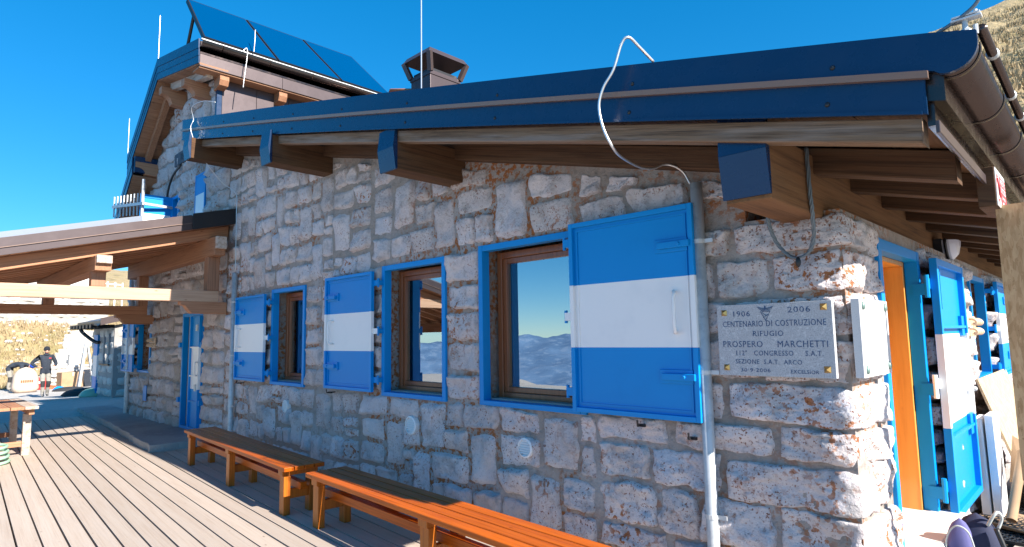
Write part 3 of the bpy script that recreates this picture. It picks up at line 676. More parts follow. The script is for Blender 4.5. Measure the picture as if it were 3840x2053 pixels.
# eave board, drip strip, gutter with its rings
MB().box(-.425, -.40, 2.66, 11.1, 2.25, 2.52).build('eave_board', M['brown'], ext)
MB().box(-.399, -.385, 2.64, 11.1, 2.215, 2.262).build('drip_strip', M['brown2'], ext, bev=.003)
def halfpipe(g, cx, cz, r, th, y0, y1, a0=-95, a1=95, n=18, ax='Y'):
    vs = []
    for (rr, y) in ((r, y0), (r, y1), (r-th, y0), (r-th, y1)):
        for i in range(n+1):
            a = R(a0+(a1-a0)*i/n); vs.append((cx+rr*math.sin(a), y, cz-rr*math.cos(a)))
    k = n+1; fs = []
    for i in range(n):
        fs += [(i, i+1, k+i+1, k+i), (2*k+i, 3*k+i, 3*k+i+1, 2*k+i+1), (i, 2*k+i, 2*k+i+1, i+1), (k+i, k+i+1, 3*k+i+1, 3*k+i)]
    for i in (0, n): fs.append((i, k+i, 3*k+i, 2*k+i))
    return g.add(vs, fs)
GX, GZ, GR = -.338, 2.503, .084
gut = halfpipe(MB(), GX, GZ, GR, .004, 2.625, 11.1, n=26).build('gutter', M['brown'], ext, smooth=True)
for y in (2.66, 3.34, 4.05, 4.75, 5.5, 6.2, 6.9): halfpipe(MB(), GX, GZ, GR+.006, .005, y, y+.022, -98, 100, 26).build('ring', M['brown'], gut, smooth=True)
g = MB(); g.tube([(-.242, 2.66, 2.565), (-.242, 11, 2.565)], .017, 10); cd = g.build('conduit', M['brown'], ext, smooth=True)
for y in (2.95, 3.55, 3.95, 4.6, 5.2):
    g = MB(); g.tube([(-.242, y-.012, 2.565), (-.242, y+.012, 2.565)], .022, 10); g.tube([(-.242, y, 2.565), (-.242, y, 2.60)], .006, 6); g.build('clip', M['galv'], cd, smooth=True)
# ================================================================ side door of the wing
y0, y1, z0, z1 = DOOR_R
fr = blue_frame(PR, ext, y0, y1, z0, z1, sill=False, w_=.07)
g = MB(); pbox(g, PR, y1-.10, y1-.071, -.42, -.062, z0+.001, z1-.1); g.build('door_lining', M['pine'], ext, bev=.004)
g = MB(); pbox(g, PR, y1-.125, y1-.10, -.42, -.33, z0+.001, z1-.1); pbox(g, PR, y1-.135, y1-.125, -.42, -.345, z0+.001, z1-.1); g.build('door_stop', M['pine'], ext, bev=.003)
g = MB(); pbox(g, PR, y0+.07, y1-.07, -.42, -.062, z1-.1, z1-.07); g.build('door_lining', M['pine'], ext)
g = MB(); pbox(g, PR, y0+.07, y1-.1, -.47, -.421, z0+.001, z1-.07); dl = g.build('door', M['pine'], ext, bev=.003)
for k in range(3):
    g = MB(); pbox(g, PR, y0+.2, y1-.22, -.418, -.405, z0+.12+k*.57, z0+.6+k*.57); g.build('door_panel', M['pine'], dl, bev=.012)
g = MB(); g.tube([PR(y1-.2, -.40, 1.3), PR(y1-.2, -.35, 1.3), PR(y1-.33, -.35, 1.3)], .01, 8); g.build('handle', M['galv'], dl)
# folded-back metal door leaf of the side door
lx = .085; a0, a1, b0, b1 = 5.12, 6.18, .21, 2.0; hh = b1-b0; m1, m2 = b0+.34*hh, b0+.70*hh; BW = [M['blue'], M['white']]
g = MB()
for (p, q_, mi) in ((b0+.02, m1, 0), (m1, m2, 1), (m2, b1-.02, 0)): pbox(g, PR, a0+.02, a1-.02, lx, lx+.006, p, q_, mi)
leaf = g.build('shutter_door', BW, ext)
g = MB()
for (p, q_, mi) in ((b0, m1, 0), (m1, m2, 1), (m2, b1, 0)):
    pbox(g, PR, a0, a0+.05, lx-.002, lx+.045, p, q_, mi); pbox(g, PR, a1-.05, a1, lx-.002, lx+.045, p, q_, mi)
pbox(g, PR, a0+.05, a1-.05, lx-.002, lx+.043, b0, b0+.05); pbox(g, PR, a0+.05, a1-.05, lx-.002, lx+.043, b1-.05, b1)
g.build('rim', BW, leaf, bev=.003)
for zz in (m1-.09, m2+.04):
    g = MB(); pbox(g, PR, a0+.05, a1-.05, lx+.006, lx+.04, zz, zz+.022); g.build('rail', M['blue'], leaf, bev=.003)
    g = MB(); pbox(g, PR, a1-.16, a1-.052, lx+.006, lx+.03, zz-.06, zz+.1); g.build('lock_case', M['blue'], leaf, bev=.003)
for (zz, mi) in ((b1-.18, 0), ((b0+b1)/2+.02, 1), (b0+.22, 0)):
    g = MB(); pbox(g, PR, a0-.04, a0+.01, lx-.025, lx-.003, zz-.035, zz+.035, mi); pbox(g, PR, a0-.06, a0-.035, lx-.10, lx-.01, zz-.08, zz+.0, 0)
    g.tube([PR(a0-.05, lx-.015, zz-.10), PR(a0-.05, lx-.015, zz+.06)], .016, 8, mi); g.build('hinge', BW, leaf)
g = MB(); g.ball(PR(a1-.07, lx+.06, 1.02), .02); g.build('knob', M['galv'], leaf, smooth=True)
g = MB(); pbox(g, PR, a0+.16, a0+.18, lx+.006, lx+.03, b1-.36, b1-.05); g.build('slide_bolt', M['blue'], leaf)
window(PR, ext, *WIN_R, curtain=False)
shutter(PR, ext, 8.32, 9.24, .99, 2.0, .09, 'L', latches=True)
g = MB(); g.box(-1.55, -.80, 4.07, 5.13, -.1, .262); g.box(-.965, -.80, 3.84, 5.2, -.1, .259); st = g.build('door_step', M['step'], bev=.02)
tag(st, 'pale concrete step block under the open side door', 'step')
# ================================================================ plaques, lamp, sign, fittings at the corner
pq = thing('plaque', 'grey granite plaque with engraved blue lettering and four brass studs on the shaded wall', 'plaque', (-1.32, 3.36, 1.26))
MB().box(-1.632, -1.012, 3.362, 3.395, 1.258, 1.657).build('slab', M['granite'], pq, bev=.002)
for (x, z) in ((-1.588, 1.612), (-1.052, 1.625), (-1.588, 1.303), (-1.052, 1.303)):
    g = MB(); s_ = .0165; g.add([(x-s_, 3.36, z-s_), (x+s_, 3.36, z-s_), (x+s_, 3.36, z+s_), (x-s_, 3.36, z+s_), (x, 3.342, z)], [(0, 1, 4), (1, 2, 4), (2, 3, 4), (3, 0, 4), (3, 2, 1, 0)]); g.build('stud', M['brass'], pq)
for (s_, x, z, h, wd) in (('1906', -1.49, 1.602, .034, .095), ('2006', -1.175, 1.615, .034, .115), ('CENTENARIO DI COSTRUZIONE', -1.322, 1.545, .036, .555),
                         ('RIFUGIO', -1.345, 1.49, .032, .165), ('PROSPERO     MARCHETTI', -1.322, 1.432, .038, .56), ('112\u00b0   CONGRESSO     S.A.T.', -1.30, 1.383, .03, .46),
                         ('SEZIONE  S.A.T.  ARCO', -1.355, 1.336, .027, .36), ('30\u00b79\u00b72006', -1.425, 1.290, .022, .165), ('EXCELSIOR', -1.165, 1.287, .021, .14)):
    me = text_mesh(s_, h*1.32, M['ink'], ext=.0008, spacing=1.12); w0 = max(v_.co.x for v_ in me.vertices)-min(v_.co.x for v_ in me.vertices)
    put(me, 'inscription', pq, (x, 3.3612, z), FRONT, (wd/w0, 1, 1))
# small crest: bird with spread wings above a shield
g = MB(); cx, cz = -1.352, 1.618
for sg in (-1, 1):
    for k in range(5):
        g.prism([(cx+sg*.004, 3.3605, cz+.012-k*.003), (cx+sg*(.046-k*.007), 3.3605, cz+.022-k*.007), (cx+sg*(.044-k*.007), 3.3605, cz+.018-k*.007), (cx+sg*.004, 3.3605, cz+.0105-k*.003)], (0, -.001, 0))
g.prism([(cx-.005, 3.3605, cz-.004), (cx+.005, 3.3605, cz-.004), (cx+.004, 3.3605, cz+.02), (cx, 3.3605, cz+.028), (cx-.004, 3.3605, cz+.02)], (0, -.001, 0))
for a, b_ in (((-.026, -.006), (0, -.056)), ((0, -.056), (.026, -.006)), ((-.026, -.006), (.026, -.006)), ((-.012, -.04), (.02, -.018)), ((-.018, -.012), (.006, -.03))):
    g.bar((cx+a[0], 3.3602, cz+a[1]), (cx+b_[0], 3.3602, cz+b_[1]), .0018, .0025, (0, 1, 0))
g.build('crest', M['ink'], pq)
p2 = thing('plaque', 'pale stone plaque with worn lettering and green studs on the sunlit wall beside the door', 'plaque', (-.92, 3.64, 1.27))
MB().box(-.935, -.895, 3.40, 3.93, 1.262, 1.66).build('slab', M['granite2'], p2, bev=.002)
for (y, z) in ((3.455, 1.625), (3.875, 1.622), (3.455, 1.30), (3.875, 1.305)):
    g = MB(); g.ball((-.893, y, z), .012, .02, .022, 10, 6); g.build('stud', mat('verdigris', L(.2, .3, .27), .5, metal=.5) if 'verdigris' not in bpy.data.materials else bpy.data.materials['verdigris'], p2, smooth=True)
for (z, n, wd) in ((1.58, 14, .36), (1.53, 9, .30), (1.46, 15, .36), (1.405, 11, .28), (1.345, 14, .34)):
    g = MB(); rs = random.Random(int(z*1000))
    for k in range(n):
        if rs.random() < .2: continue
        y = 3.665-wd/2+wd*k/n; h = rs.uniform(.018, .03); g.box(-.8952, -.8943, y, y+.0035, z-h/2, z+h/2); g.box(-.8952, -.8943, y+.004, y+rs.uniform(.008, .014), z+rs.choice((-h/2, h/2-.003, 0)), z+rs.choice((-h/2, h/2-.003, 0))+.003)
    g.build('inscription', M['ink2'], p2)['kind'] = 'stuff'
lm = thing('wall_lamp', 'half round black bulkhead lamp with frosted glass under the eave', 'lamp', (-1.0, 6.4, 2.05))
def arc_pts(n, a0=0, a1=180): return [(math.cos(R(a0+(a1-a0)*i/n)), math.sin(R(a0+(a1-a0)*i/n))) for i in range(n+1)]
ap = [(6.42+.17*c, 2.27-.19*s_) for c, s_ in arc_pts(14)]
MB().prism([(-1.04, y, z) for y, z in ap], (.06, 0, 0)).build('housing', M['black'], lm)
g = MB(); n = len(ap)
for k, (o, sc_) in enumerate(((-.98, .92), (-.93, .86), (-.89, .62), (-.875, .3))):
    for (y, z) in ap: g.v.append(Vector((o, 6.42+(y-6.42)*sc_, 2.27+(z-2.27)*sc_-.012)))
for k in range(3):
    for i in range(n-1): g.f.append((k*n+i, k*n+i+1, (k+1)*n+i+1, (k+1)*n+i)); g.m.append(0)
g.f.append(tuple(range(3*n, 4*n))); g.m.append(0); g.f.append(tuple(k*n for k in range(4))+tuple(k*n+n-1 for k in (3, 2, 1, 0))); g.m.append(0)
g.build('diffuser', M['lampg'], lm, smooth=False)
g = MB(); g.tube([(-.955, 6.42+(y-6.42)*.96, 2.268+(z-2.27)*.96) for y, z in ap], .012, 6); g.build('guard_rim', M['black'], lm, smooth=True)
sg = thing('warning_sign', 'small red and white no entry sign on a wooden block hung under the gutter', 'sign', (-.37, 3.95, 2.1))
MB().box(-.425, -.352, 3.78, 4.16, 2.10, 2.30).build('block', M['oldX'], sg, bev=.003)
MB().box(-.351, -.348, 3.785, 4.155, 2.104, 2.296).build('panel', M['white'], sg)
MB().box(-.3475, -.3465, 3.925, 4.145, 2.112, 2.272).build('red_field', M['signred'], sg)
g = MB(); n = 24
for rr, x in ((.062, -.3472), (.048, -.3472)):
    for i in range(n): a = 2*math.pi*i/n; g.v.append(Vector((x, 3.853+rr*math.cos(a), 2.2+rr*1.2*math.sin(a))))
for i in range(n): g.f.append((i, (i+1) % n, n+(i+1) % n, n+i)); g.m.append(0)
g.bar((-.347, 3.82, 2.245), (-.347, 3.886, 2.155), .002, .012, (1, 0, 0)); g.build('prohibition_ring', M['signred'], sg)
g = MB(); g.box(-.3478, -.3474, 3.846, 3.862, 2.16, 2.225); g.box(-.3478, -.3474, 3.849, 3.859, 2.228, 2.242); g.build('figure', M['black'], sg)
for s_, z, h, wd in (('VIETATO', 2.243, .034, .19), ("L'ACCESSO", 2.204, .034, .20), ('ai non', 2.168, .026, .12), ('addetti', 2.135, .026, .14)):
    me = text_mesh(s_, h*1.3, M['white'], ext=.0004); w0 = max(v_.co.x for v_ in me.vertices)-min(v_.co.x for v_ in me.vertices)
    put(me, 'lettering', sg, (-.3458, 4.035, z), RIGHT, (wd/w0, 1, 1))
# steel cable sling round the wall plate with a small clamp
rp = thing('cable_sling', 'loop of twisted steel cable hanging from the roof beam over the corner stones', 'cable', (-1.1, 3.2, 1.9))
g = MB(); pa = [(-1.26, 3.24, 2.11), (-1.265, 3.28, 2.05), (-1.25, 3.33, 1.97), (-1.20, 3.345, 1.905), (-1.155, 3.345, 1.89), (-1.10, 3.34, 1.91), (-1.06, 3.31, 1.98), (-1.035, 3.24, 2.10), (-1.03, 3.21, 2.2), (-1.03, 3.20, 2.43)]
def smooth_path(p, n=6):
    P = [Vector(q) for q in p]; out = []
    for i in range(len(P)-1):
        a, b_, c, d = P[max(i-1, 0)], P[i], P[i+1], P[min(i+2, len(P)-1)]
        for k in range(n):
            t = k/n; out.append(.5*((2*b_)+(-a+c)*t+(2*a-5*b_+4*c-d)*t*t+(-a+3*b_-3*c+d)*t**3))
    return out+[P[-1]]
sp_ = smooth_path(pa, 10)
for ph in range(3):
    pp = []
    for i, p in enumerate(sp_): a = i*.55+ph*2.094; pp.append(p+Vector((math.cos(a)*.0055, math.sin(a)*.0055, math.sin(a)*.002)))
    MB().tube(pp, .006, 6).build('strand', M['rope'], rp, smooth=True)
MB().ball((-1.152, 3.335, 1.865), .014, .012, .028).build('clamp', M['black'], rp, smooth=True)
# rain / conductor pipes on the wall
def pipe(name, x, y, r, z0, z1, label, m='galv', brk=(), grp=None):
    t = thing(name, label, 'pipe', (x, y, z0), grp)
    g = MB(); n = 18; prof = [(r, z0), (r, z1), (r*.86, z1), (r*.86, z1-.1)]
    for rr, z in prof:
        for i in range(n): g.v.append(Vector((x+rr*math.cos(2*math.pi*i/n), y+rr*math.sin(2*math.pi*i/n), z)))
    for k in range(3):
        for i in range(n): g.f.append((k*n+i, k*n+(i+1) % n, (k+1)*n+(i+1) % n, (k+1)*n+i)); g.m.append(0)
    g.build('tube', M[m], t, smooth=True)
    for z in brk:
        g = MB(); g.tube([(x, y, z-.012), (x, y, z+.012)], r*1.12, 14); g.box(x+r*.8, x+r*.8+.06, y-.004, y+.004, z-.012, z+.012); g.box(x-.012, x+.012, y+r*.6, 3.47, z-.01, z+.01); g.build('bracket', M['galv'], t)
    return t
pipe('downpipe', -1.735, 3.385, .036, 0, 2.41, 'grey metal pipe up the wall between the big shutter and the granite plaque', brk=(.45, 1.27, 2.05))
pipe('downpipe', -8.86, 3.38, .036, 0, 2.47, 'thin pale pipe on the wall by the first small shutter', brk=(.6, 1.3, 2.05))
g = MB(); g.tube(smooth_path([(-8.84, 3.38, 2.46), (-8.84, 3.37, 3.3), (-8.86, 3.36, 3.62), (-9.0, 3.2, 3.8), (-8.95, 2.9, 4.12), (-8.96, 2.76, 4.45), (-9.0, 2.80, 4.62), (-8.95, 2.76, 4.78), (-8.75, 2.84, 4.83), (-8.6, 2.95, 4.80)], 6), .0055, 6)
tag(g.build('conductor_wire', M['wire'], smooth=True), 'thin lightning wire looping over the upper end of the roof edge', 'wire')
pts = []
for (px, py, Y) in ((2450, 232, 2.78), (2400, 180, 2.68), (2358, 141, 2.60), (2330, 165, 2.58), (2300, 262, 2.57), (2262, 330, 2.56), (2246, 400, 2.56), (2262, 480, 2.57), (2296, 550, 2.6), (2330, 590, 2.72), (2400, 628, 3.02), (2450, 632, 3.18), (2490, 618, 3.27), (2530, 625, 3.32), (2565, 650, 3.37), (2588, 690, 3.385)):
    pts.append(onY(px, py, Y))
g = MB(); g.tube(smooth_path(pts, 6), .0075, 8)
tag(g.build('conductor_wire', M['wire'], smooth=True), 'thick bright lightning wire bent over the roof edge into the grey wall pipe', 'wire')
# conductor clamp on the roof corner
cl = thing('conductor_clamp', 'zinc clamp with a dark cable on the roof corner above the gutter', 'clamp', (-.28, 2.64, 2.56))
g = MB(); g.tube([(-.285, 2.64, 2.55), (-.285, 2.64, 2.602)], .009, 10); g.tube([(-.285, 2.64, 2.56), (-.285, 2.64, 2.568)], .017, 8); g.build('post', M['galv'], cl, smooth=False)
g = MB(); g.box(-.325, -.235, 2.622, 2.658, 2.602, 2.610); g.box(-.322, -.238, 2.624, 2.656, 2.614, 2.621); g.build('plate', M['galv'], cl, bev=.002)
g = MB(); g.tube([(-.252, 2.64, 2.60), (-.252, 2.64, 2.632)], .006, 8); g.tube([(-.258, 2.66, 2.55), (-.258, 2.66, 2.585)], .008, 8); g.build('bolt', M['galv'], cl)
g = MB(); g.tube(smooth_path([(-.42, 2.66, 2.575), (-.36, 2.64, 2.59), (-.30, 2.63, 2.612), (-.25, 2.62, 2.64), (-.225, 2.61, 2.68), (-.21, 2.6, 2.75), (-.18, 2.62, 2.9)], 6), .0065, 8); g.build('cable', M['rope'], cl, smooth=True)
# ================================================================ clutter by the side door
ob = thing('upright_chipboard', 'upright chipboard panel standing in shade beyond the corner', 'board', (0, 3.9, 0))
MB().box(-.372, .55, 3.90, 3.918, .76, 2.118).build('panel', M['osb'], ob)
for x in (.1, .5): MB().box(x-.03, x+.03, 3.919, 3.96, .0, 2.1).build('batten', M['larZ'], ob)
lo_ = thing('leaning_chipboard', 'sunlit chipboard sheet leaning on the wall behind the metal door leaf', 'board', (-.7, 7, 0))
tp, bt = Vector((-.875, 6.55, 1.06)), Vector((-.555, 6.55, .01)); nn = Vector((.95, 0, .3)).normalized()*.018
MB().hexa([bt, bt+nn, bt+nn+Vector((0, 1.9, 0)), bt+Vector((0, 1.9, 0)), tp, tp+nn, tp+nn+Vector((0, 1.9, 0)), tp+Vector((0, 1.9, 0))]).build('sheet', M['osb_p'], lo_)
for k, (x, zt) in enumerate(((-.865, .77), (-.79, .80))):
    o = MB().hexa([(x, 6.22, .015), (x+.06, 6.22, .015), (x+.06, 6.54, .015), (x, 6.54, .015), (x-.01, 6.24, zt), (x+.048, 6.24, zt), (x+.048, 6.56, zt), (x-.01, 6.56, zt)]).build('foam_board', M['styro'], bev=.006)
    tag(o, ('white foam board standing next to the blue door leaf', 'white foam board standing on the side away from the door leaf')[k], 'foam board')
g = MB(); a = Vector((-.665, 6.02, .05)); b_ = Vector((-.60, 6.45, .5)); g.tube([a, b_], .034, 14, cap=False); g.tube([a, b_], .029, 14, cap=False)
tag(g.build('cardboard_tube', M['card'], smooth=True), 'brown cardboard tube propped under the leaning chipboard sheet', 'tube')
g = MB(); g.add([(-.90, 5.98, .012), (-.40, 5.82, .012), (-.30, 6.25, .02), (-.86, 6.5, .02), (-.45, 5.66, .06), (-.88, 5.9, .07)], [(0, 1, 2, 3), (0, 5, 4, 1)]); g2 = g
for f in list(g.f): pass
o = g.build('cardboard_sheet', M['card']); so_ = o.modifiers.new('thick', 'SOLIDIFY'); so_.thickness = .006; tag(o, 'flattened cardboard with a folded flap beside the rubber mat', 'cardboard')
g = MB(); g.add([(-.70, 6.45, .25), (-.58, 6.42, .30), (-.56, 6.5, .55), (-.66, 6.52, .62), (-.62, 6.4, .42)], [(0, 1, 4), (1, 2, 4), (2, 3, 4), (3, 0, 4)])
o = g.build('paper_scrap', M['card']); so_ = o.modifiers.new('thick', 'SOLIDIFY'); so_.thickness = .004; tag(o, 'crumpled brown wrapping paper between foam boards and chipboard sheet', 'paper')
mt = thing('rubber_mat', 'black perforated rubber ring mat on the deck by the side door', 'mat', (-.5, 6, 0))
rg = None; nr_ = 0; g = MB(); hn = 6
for j in range(22):
    for i in range(26):
        cx = -.86+i*.042+(j % 2)*.021; cy = 5.60+j*.058
        if cx > .22: continue
        # each cell a short six-sided ring
        for (rr, rz) in ((.0215, .016), (.013, .016)): pass
        for k in range(hn):
            a0_, a1_ = 2*math.pi*k/hn, 2*math.pi*(k+1)/hn
            g.add([(cx+.0255*math.cos(a0_), cy+.035*math.sin(a0_), .004), (cx+.0255*math.cos(a1_), cy+.035*math.sin(a1_), .004), (cx+.0215*math.cos(a1_), cy+.029*math.sin(a1_), .02), (cx+.0215*math.cos(a0_), cy+.029*math.sin(a0_), .02), (cx+.011*math.cos(a0_), cy+.016*math.sin(a0_), .016), (cx+.011*math.cos(a1_), cy+.016*math.sin(a1_), .016)], [(0, 1, 2, 3), (3, 2, 5, 4)])
o = g.build('ring_grid', M['rubber'], mt); o['kind'] = 'stuff'
MB().box(-.90, .24, 5.555, 5.572, .003, .02).build('edge', M['rubber'], mt)
# rucksack on the deck
bp = thing('rucksack', 'purple and dark blue rucksack standing on the deck before the pale step', 'bag', (-.72, 4.5, 0))
def lump(g, c, rx, ry, h, z0, pw=2.6, n=18, m=12, taper=.35, mi=0):
    for j in range(m+1):
        t = j/m; z = z0+h*t; s_ = (1-max(0, (t-.45)/.55)**2.4)**.5 if t < 1 else .02; s_ *= (1-taper*t*.6); s_ *= min(1, .75+t*2)
        for i in range(n):
            a = 2*math.pi*i/n; ca, sa = math.cos(a), math.sin(a); q = (abs(ca)**pw+abs(sa)**pw)**(-1/pw)
            w_ = 1+.04*noise.noise(Vector((ca*2, sa*2, z*9)))
            g.v.append(Vector((c[0]+rx*s_*ca*q*w_, c[1]+ry*s_*sa*q*w_, z)))
    b0_ = len(g.v)-n*(m+1)
    for j in range(m):
        for i in range(n): g.f.append((b0_+j*n+i, b0_+j*n+(i+1) % n, b0_+(j+1)*n+(i+1) % n, b0_+(j+1)*n+i)); g.m.append(mi)
    g.f.append(tuple(range(b0_, b0_+n))[::-1]); g.m.append(mi)
    return g
lump(MB(), (-.66, 4.50), .135, .11, .43, .0).build('body', M['indigo'], bp, smooth=True)
lump(MB(), (-.73, 4.44), .095, .085, .39, .01, taper=.5).build('front_pocket', M['purple'], bp, smooth=True)
g = MB(); g.tube(smooth_path([(-.80, 4.40, .12), (-.79, 4.37, .28), (-.74, 4.36, .37), (-.68, 4.37, .34), (-.65, 4.36, .2), (-.65, 4.36, .08)], 5), .005, 6); g.build('zip', M['strap'], bp, smooth=True)
g = MB(); g.tube(smooth_path([(-.60, 4.45, .38), (-.57, 4.44, .44), (-.55, 4.46, .46), (-.54, 4.5, .42), (-.56, 4.5, .36)], 5), .009, 6); g.build('grab_loop', M['strap'], bp, smooth=True)
g = MB(); g.tube(smooth_path([(-.56, 4.42, .38), (-.52, 4.40, .25), (-.50, 4.40, .1), (-.52, 4.42, .02)], 5), .014, 6); g.build('shoulder_strap', M['black'], bp, smooth=True)
# hook racks
def hookrack(P, a, z, wd, label):
    t = thing('hook_rack', label, 'rack', P(a, .05, z))
    g = MB(); pbox(g, P, a-wd/2, a+wd/2, .05, .065, z-.09, z+.09); g.build('backboard', M['pinkcup'], t, bev=.01)
    for zz in (z+.045, z-.04):
        for k in range(4):
            x = a-wd/2+wd*(k+.5)/4; g = MB(); g.tube(smooth_path([P(x, .065, zz+.02), P(x, .1, zz+.015), P(x, .12, zz-.01), P(x, .105, zz-.03), P(x, .09, zz-.02)], 4), .013, 6); g.build('hook', M['pinkcup'], t, smooth=True)
hookrack(PR, 6.9, 1.52, .42, 'beige ceramic hook rack on the sunlit side wall behind the metal door leaf')
# ================================================================ benches
def make_bench(label, loc, rz, Ln=3.2):
    t = thing('bench', label, 'bench', loc, 'varnished benches along the wall', rz)
    H, Wd = .42, .36; sw = .084; gp = (Wd-4*sw)/3
    for k in range(4):
        y = k*(sw+gp); MB().box(0, Ln, y, y+sw, H-.036, H).build('slat', M['bench'], t, bev=.005, local=True)
    for x in (.12, Ln*.5, Ln-.14):
        MB().box(x-.05, x+.05, .02, Wd-.02, H-.088, H-.037).build('bearer', M['bench_z'], t, bev=.004, local=True)
        for y in (.035, Wd-.035-.06): MB().box(x-.048, x+.048, y, y+.06, 0, H-.089).build('leg', M['bench_z'], t, bev=.004, local=True)
        MB().box(x-.022, x+.022, .096, Wd-.096, .13, .21).build('cross_rail', M['bench_z'], t, bev=.004, local=True)
    MB().box(.02, Ln-.02, .15, .21, .211, .275).build('stretcher', M['bench'], t, bev=.004, local=True)
    MB().bar((.25, .25, .22), (Ln*.45, .25, .33), .03, .06).build('brace', M['bench'], t, bev=.004, local=True)
    return t
make_bench('varnished slatted bench half lit by orange sunlight, end on to the shaded bench', (-4.80, 2.44, 0), -math.atan(.05), 3.3)
make_bench('varnished slatted bench in the shade between the hut door and the sunlit bench', (-8.30, 2.61, 0), -math.atan(.064), 3.2)
# ================================================================ table at the edge of the deck
tb = thing('table', 'wooden terrace table with a plank top and trestle legs on the sunlit deck', 'table', (-11, .9, 0), None, 0)
for k in range(5): MB().box(-12.2, -10.42, .70+k*.152, .70+k*.152+.146, .635, .675).build('top_plank', M['larX'] if k < 4 else M['lightX'], tb, bev=.004)
MB().box(-12.1, -10.5, .8, .86, .56, .634).build('apron', M['larX'], tb); MB().box(-12.1, -10.5, 1.36, 1.42, .56, .634).build('apron', M['larX'], tb)
for x in (-12.0, -10.75):
    for y in (.8, 1.33): MB().box(x-.045, x+.045, y, y+.09, 0, .56).build('leg', M['lightX'] if y > 1 else M['larZ'], tb, bev=.004)
    MB().box(x-.03, x+.03, .89, 1.33, .12, .19).build('foot_rail', M['larY'], tb, bev=.004)
MB().box(-11.95, -10.8, 1.05, 1.11, .13, .2).build('stretcher', M['larX'], tb)
g = MB(); hc = onZ(2, 1745, 0); pth = []
for i in range(70): a = i*.36; r = .17-.0006*i; pth.append((hc.x-.1+r*math.cos(a), hc.y-.06+r*.9*math.sin(a), .02+i*.0035))
g.tube(pth, .019, 8); tag(g.build('garden_hose', M['mint'], smooth=True), 'coil of pale green hose on the deck near the table', 'hose')
# ================================================================ the tall gabled hut
hut = thing('gabled_hut', 'tall stone hut with steep gable roof, sky-tinted verge boards and solar collectors', 'building', (-12, 3.45, 0))
MY = 3.0
RE, RI, RL = (-9.54, 6.10), (-11.66, 6.50), (-13.40, 5.13)
def GT(x):
    if x >= RI[0]: return RE[1]+(RI[1]-RE[1])*(RE[0]-x)/(RE[0]-RI[0])
    return RI[1]-(RI[1]-RL[1])*(RI[0]-x)/(RI[0]-RL[0])
DL = (-11.16, -10.2, .10, 1.97); WA = (-13.78, -12.96, .93, 1.95); U1 = (-12.0, -11.62, 3.62, 4.12); U2 = (-10.80, -10.33, 3.2, 4.28)
HO = [DL, WA, U1, U2]
g = slabwall(MB(), PF, -14.6, -9.85, 0, -.5, -.1, lambda x: GT(x)-.40 if x > -13.3 else max(3.3, GT(-13.3)-.4-.85*(-13.3-x)), HO, extra=(RI[0], -13.3))
slabwall(g, PF, -9.85, -9.305, 0, -.5, -.1, lambda x: ZT(x)-.0, []); hw = g.build('wall', M['mortar'], hut)
g = MB(); g.box(-10.35, -9.85, 3.95, 10, -.1, 5.6); g.box(-14.6, -14.1, 3.95, 10, -.1, 3.4); g.box(-14.6, -9.85, 9.8, 10.3, -.1, 5.0); g.box(-14.1, -10.35, 5.0, 5.1, -.1, 4.6); g.build('inner_wall', M['glassroom'], hut)
HT = lambda x: (GT(x)-.42 if x > -13.3 else max(3.3, GT(-13.3)-.42-.85*(-13.3-x))) if x < -9.85 else ZT(x)
hb = lay([.0, .28, .56, .84, 1.12, 1.4, 1.68, 1.96, 2.25, 2.55, 2.86, 3.18, 3.5, 3.82, 4.15, 4.48, 4.8, 5.12, 5.45, 5.78, 6.1], -14.58, -9.32, HO, HT, 41, .36, split=.12, waves=.09, gap=.007)
hb = [q for q in hb if not (sum(p[0] for p in q)/4 > -9.85 and max(p[1] for p in q) > ZT(-9.6))]
for i, q in enumerate(hb): stone(PF, q, hw, M['stone_shade'] if sum(p[1] for p in q)/4 < 2.6 else M['stone'], random.uniform(.03, .06), i+1500, 9, 7, .04)
print('hut stones', len(hb))
# roof
def slope(g, a, b_, th0, th1, y0, y1): g.prism([(a[0], y0, a[1]-th0), (b_[0], y0, b_[1]-th0), (b_[0], y0, b_[1]-th1), (a[0], y0, a[1]-th1)], (0, y1-y0, 0)); return g
slope(MB(), RE, RI, .2, .03, MY+.03, 10.5).build('roof', M['brown'], hut); slope(MB(), RI, RL, .2, .03, MY+.03, 10.5).build('roof', M['brown'], hut)
for a, b_ in ((RE, RI), (RI, RL)):
    slope(MB(), a, b_, .15, 0, MY, MY+.02).build('verge_board', M['sky_navy'], hut); slope(MB(), a, b_, .265, .155, MY+.006, MY+.022).build('verge_board', M['sky_navy'], hut); slope(MB(), a, b_, .385, .27, MY+.01, MY+.024).build('verge_board', M['sky_navy'], hut)
    n = 15 if a == RE else 15
    for k in range(n):
        p = [a[i]+(b_[i]-a[i])*(k+.03)/n for i in (0, 1)]; q = [a[i]+(b_[i]-a[i])*(k+.97)/n for i in (0, 1)]
        slope(MB(), p, q, .40, .375, MY+.026, YW).build('soffit_board', M['soff'], hut)
slope(MB(), (-9.75, RE[1]+.04), (RI[0]+.1, RI[1]-.02), .53, .402, 3.2, 3.3).build('rafter', M['lightX'], hut, bev=.005)
slope(MB(), (RI[0]-.05, RI[1]-.04), (-13.25, RL[1]+.12), .54, .402, 3.2, 3.3).build('rafter', M['larX'], hut, bev=.005)
def curved(X, zt, h=.25, m='larY', w_=.16, y0=3.04):
    pr = [(3.45, zt), (y0, zt), (y0, zt-h*.45)]+[(y0+.03+.14*math.sin(R(90*k/6)), zt-h*.45-h*.5*(1-math.cos(R(90*k/6)))) for k in range(7)]+[(3.45, zt-h)]
    MB().prism([(X-w_/2, y, z) for y, z in pr], (w_, 0, 0)).build('purlin', M[m], hut, bev=.004)
